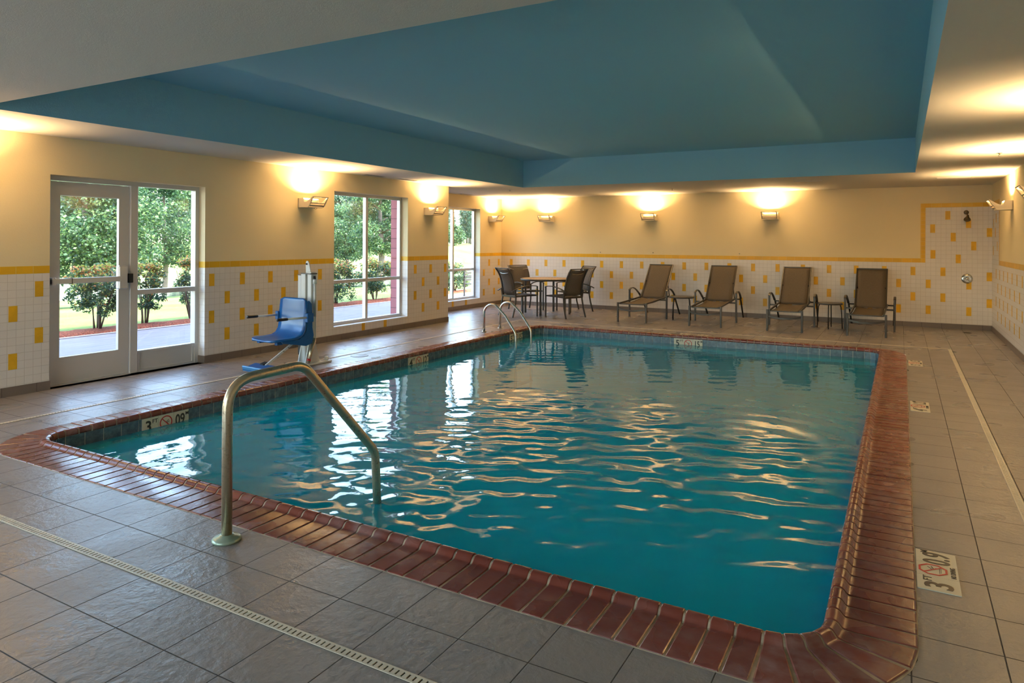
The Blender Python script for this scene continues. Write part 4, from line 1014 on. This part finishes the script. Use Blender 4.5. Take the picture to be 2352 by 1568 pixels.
def tree(label, loc, H, R, zb, seed, per=190, ncl=190, leafs=.105, lean=0.0, group='young broadleaf trees on the lawn', trunk=.09):
    rnd = random.Random(seed); t = thing('broadleaf_tree', label, 'tree', loc, 0, group); cl = []
    m_ = MB(); tp = [(lean*s_*H*.5+.05*sin(s_*5), .04*sin(s_*7), s_*H*.8) for s_ in [i/8 for i in range(9)]]
    m_.tube(tp, trunk, 'bark', 10, scale=[1.25-.11*i for i in range(9)], up=(0, 1, 0)); 
    for k in range(10):
        s_ = rnd.uniform(.22, .8); b0 = Vector(tp[int(s_*8)]); a = rnd.uniform(0, 6.28); L = R*rnd.uniform(.5, .85)*(1-.5*s_)
        m_.tube([b0, b0+Vector((cos(a)*L*.5, sin(a)*L*.5, L*.3)), b0+Vector((cos(a)*L, sin(a)*L, L*.45))], trunk*.33, 'bark', 6, scale=[1, .7, .3], up=(0, 0, 1))
    m_.build('trunk', t)
    for i in range(ncl):
        s_ = rnd.random(); z = zb+(H-zb)*s_; rr_ = R*(sin(pi*min(1, (s_*.86+.14)))**.55); a = rnd.uniform(0, 6.28); q = sqrt(rnd.random())*rr_*1.0
        cl.append((lean*z*.6+cos(a)*q, sin(a)*q, z, R*rnd.uniform(.15, .26)))
    foliage('foliage', t, cl, per, leafs, ['leaf_dark', 'leaf_mid', 'leaf_light'], [3, 5, 2], rnd, .7)
    return t
tree('leafy broadleaf tree seen through the fixed panel right of door', (-28.6, 19.35, -.85), 6.8, 2.3, .75+.75, 3, trunk=.10)
tree('leafy broadleaf tree spreading across the door glass', (-21.6, 12.05, -.48), 5.2, 2.0, .50+.48, 4, trunk=.12)
tree('leafy broadleaf tree seen through the first window beside red wall', (-25.2, 30.0, -.65), 6.6, 2.0, 1.1+.65, 5, trunk=.16)
tree('leaning pondside tree seen through the left half of first window', (-31.5, 34.2, -.85), 4.6, 2.3, .55+.85, 6, lean=-.12, trunk=.10)
tree('small rounded tree far across the lawn seen through recessed window', (-56, 82.3, .6), 3.4, 1.8, .7, 8, per=60, ncl=90, leafs=.22, trunk=.12)
# woods on the far side: crowns share a few meshes
rnd = random.Random(21); protos = []
for k in range(3):
    t = thing('woodland_tree', 'tall evergreen in the woods far behind the pond', 'tree', (0, 0, 0), 0, 'woods across the pond'); cl = []
    m_ = MB(); m_.tube([(0, 0, 0), (.1, .1, 4), (0, 0, 8.5)], .16, 'bark', 8, scale=[1.2, .9, .3], up=(0, 1, 0)); m_.build('trunk', t)
    for i in range(120):
        s_ = rnd.random(); z = 1.6+7.6*s_; rr_ = 2.3*(1-s_*.75)**.8*(.55+.45*min(1, s_*4)); a = rnd.uniform(0, 6.28); q = sqrt(rnd.random())*rr_; cl.append((cos(a)*q, sin(a)*q, z, rnd.uniform(.45, .8)))
    foliage('foliage', t, cl, 42, .34, ['pine_dark', 'pine_mid', 'leaf_mid'], [4, 5, 1.2], rnd, .6); protos.append(t)
cnt = 0
for row, (off, sc_) in enumerate(((0, 0.84), (6.4, .98), (12.8, 1.08))):
    for i in range(17):
        y = 18+i*6.2+rnd.uniform(-.25, .25)+row*2.1; x = -66+(y-28)*.10-off+rnd.uniform(-.3, .3)
        if y < 44: x += 4 if row == 0 else 2
        k_ = sc_*rnd.uniform(.88, 1.05)*(1.08 if y < 52 else .84)
        if cnt < 3: o = protos[cnt]
        else: o = dup(protos[cnt % 3], (0, 0, 0), 0, protos[0]['label'])
        o.location = (x, y, terrain(x, y)-.1); o.rotation_euler = (0, 0, rnd.uniform(0, 6.28)); o.scale = (k_, k_, k_); cnt += 1
# shrubs in the mulch bed
def shrub(label, loc, H, R, seed, bare=.28, openness=1.0, ncl=46, warm=1.0):
    rnd = random.Random(seed); t = thing('garden_shrub', label, 'shrub', loc, 0, 'shrubs in the mulch bed'); cl = []; m_ = MB()
    for k in range(9):
        a = rnd.uniform(0, 6.28); r = R*rnd.uniform(.2, .75)
        m_.tube([(cos(a)*.05, sin(a)*.05, 0), (cos(a)*r*.45, sin(a)*r*.45, H*.3), (cos(a)*r, sin(a)*r, H*.78)], .010, 'stem', 6, scale=[1.3, 1, .4], up=(0, 1, 0))
    m_.build('stems', t)
    for i in range(ncl):
        s_ = rnd.random()**.8; z = H*(bare+(.97-bare)*s_); rr_ = R*(.45+.62*sin(pi*min(1, .18+.75*s_))); a = rnd.uniform(0, 6.28); q = sqrt(rnd.random())*rr_*.88; cl.append((cos(a)*q, sin(a)*q, z, R*.22))
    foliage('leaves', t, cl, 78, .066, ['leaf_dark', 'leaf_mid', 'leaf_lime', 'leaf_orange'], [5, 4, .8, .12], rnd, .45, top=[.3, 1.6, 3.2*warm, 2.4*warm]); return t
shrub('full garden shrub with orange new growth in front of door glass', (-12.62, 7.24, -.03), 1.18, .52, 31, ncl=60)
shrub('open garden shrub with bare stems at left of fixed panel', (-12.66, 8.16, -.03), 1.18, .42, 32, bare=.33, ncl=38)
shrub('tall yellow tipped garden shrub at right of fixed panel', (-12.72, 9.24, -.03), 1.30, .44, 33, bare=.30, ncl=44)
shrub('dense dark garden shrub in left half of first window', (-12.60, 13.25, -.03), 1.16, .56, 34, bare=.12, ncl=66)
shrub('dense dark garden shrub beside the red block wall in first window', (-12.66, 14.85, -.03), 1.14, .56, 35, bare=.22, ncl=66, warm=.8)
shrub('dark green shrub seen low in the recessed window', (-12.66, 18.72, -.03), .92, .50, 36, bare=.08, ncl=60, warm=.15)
# garden bench, only its end shows
t = thing('garden_bench', 'grey metal garden bench on the walkway outside recessed window', 'bench', (-11.22, 17.42, -.03), radians(90))
for x in (0, 1.1):
    for y in (-.2, .2):
        m_ = MB(); m_.box(x, y-.02, 0, x+.04, y+.02, .56 if y < 0 else .80, 'metal_frame'); m_.build('leg', t)
    m_ = MB(); m_.box(x, -.22, .56, x+.04, .22, .585, 'metal_frame'); m_.build('armrest', t)
m_ = MB(); [m_.box(0, -.2+.08*k, .36, 1.14, -.14+.08*k, .385, 'metal_frame') for k in range(5)]; m_.build('seat', t)
m_ = MB(); [m_.box(0, .19, .46+.1*k, 1.14, .21, .52+.1*k, 'metal_frame') for k in range(4)]; m_.build('backrest', t)
# upper floors of the building over the pool room (they shade the walkway)
mb = MB(); x0, x1 = XL2-.30, XR+.30
mb.box(XL-.30, YN-.3, ZTOP, x1, YB+.3, 13.4, 'red_block'); mb.box(x0, YJ-.17, ZTOP, XL-.30, YB+.3, 13.4, 'red_block'); struct(mb.build('upper_storeys'))
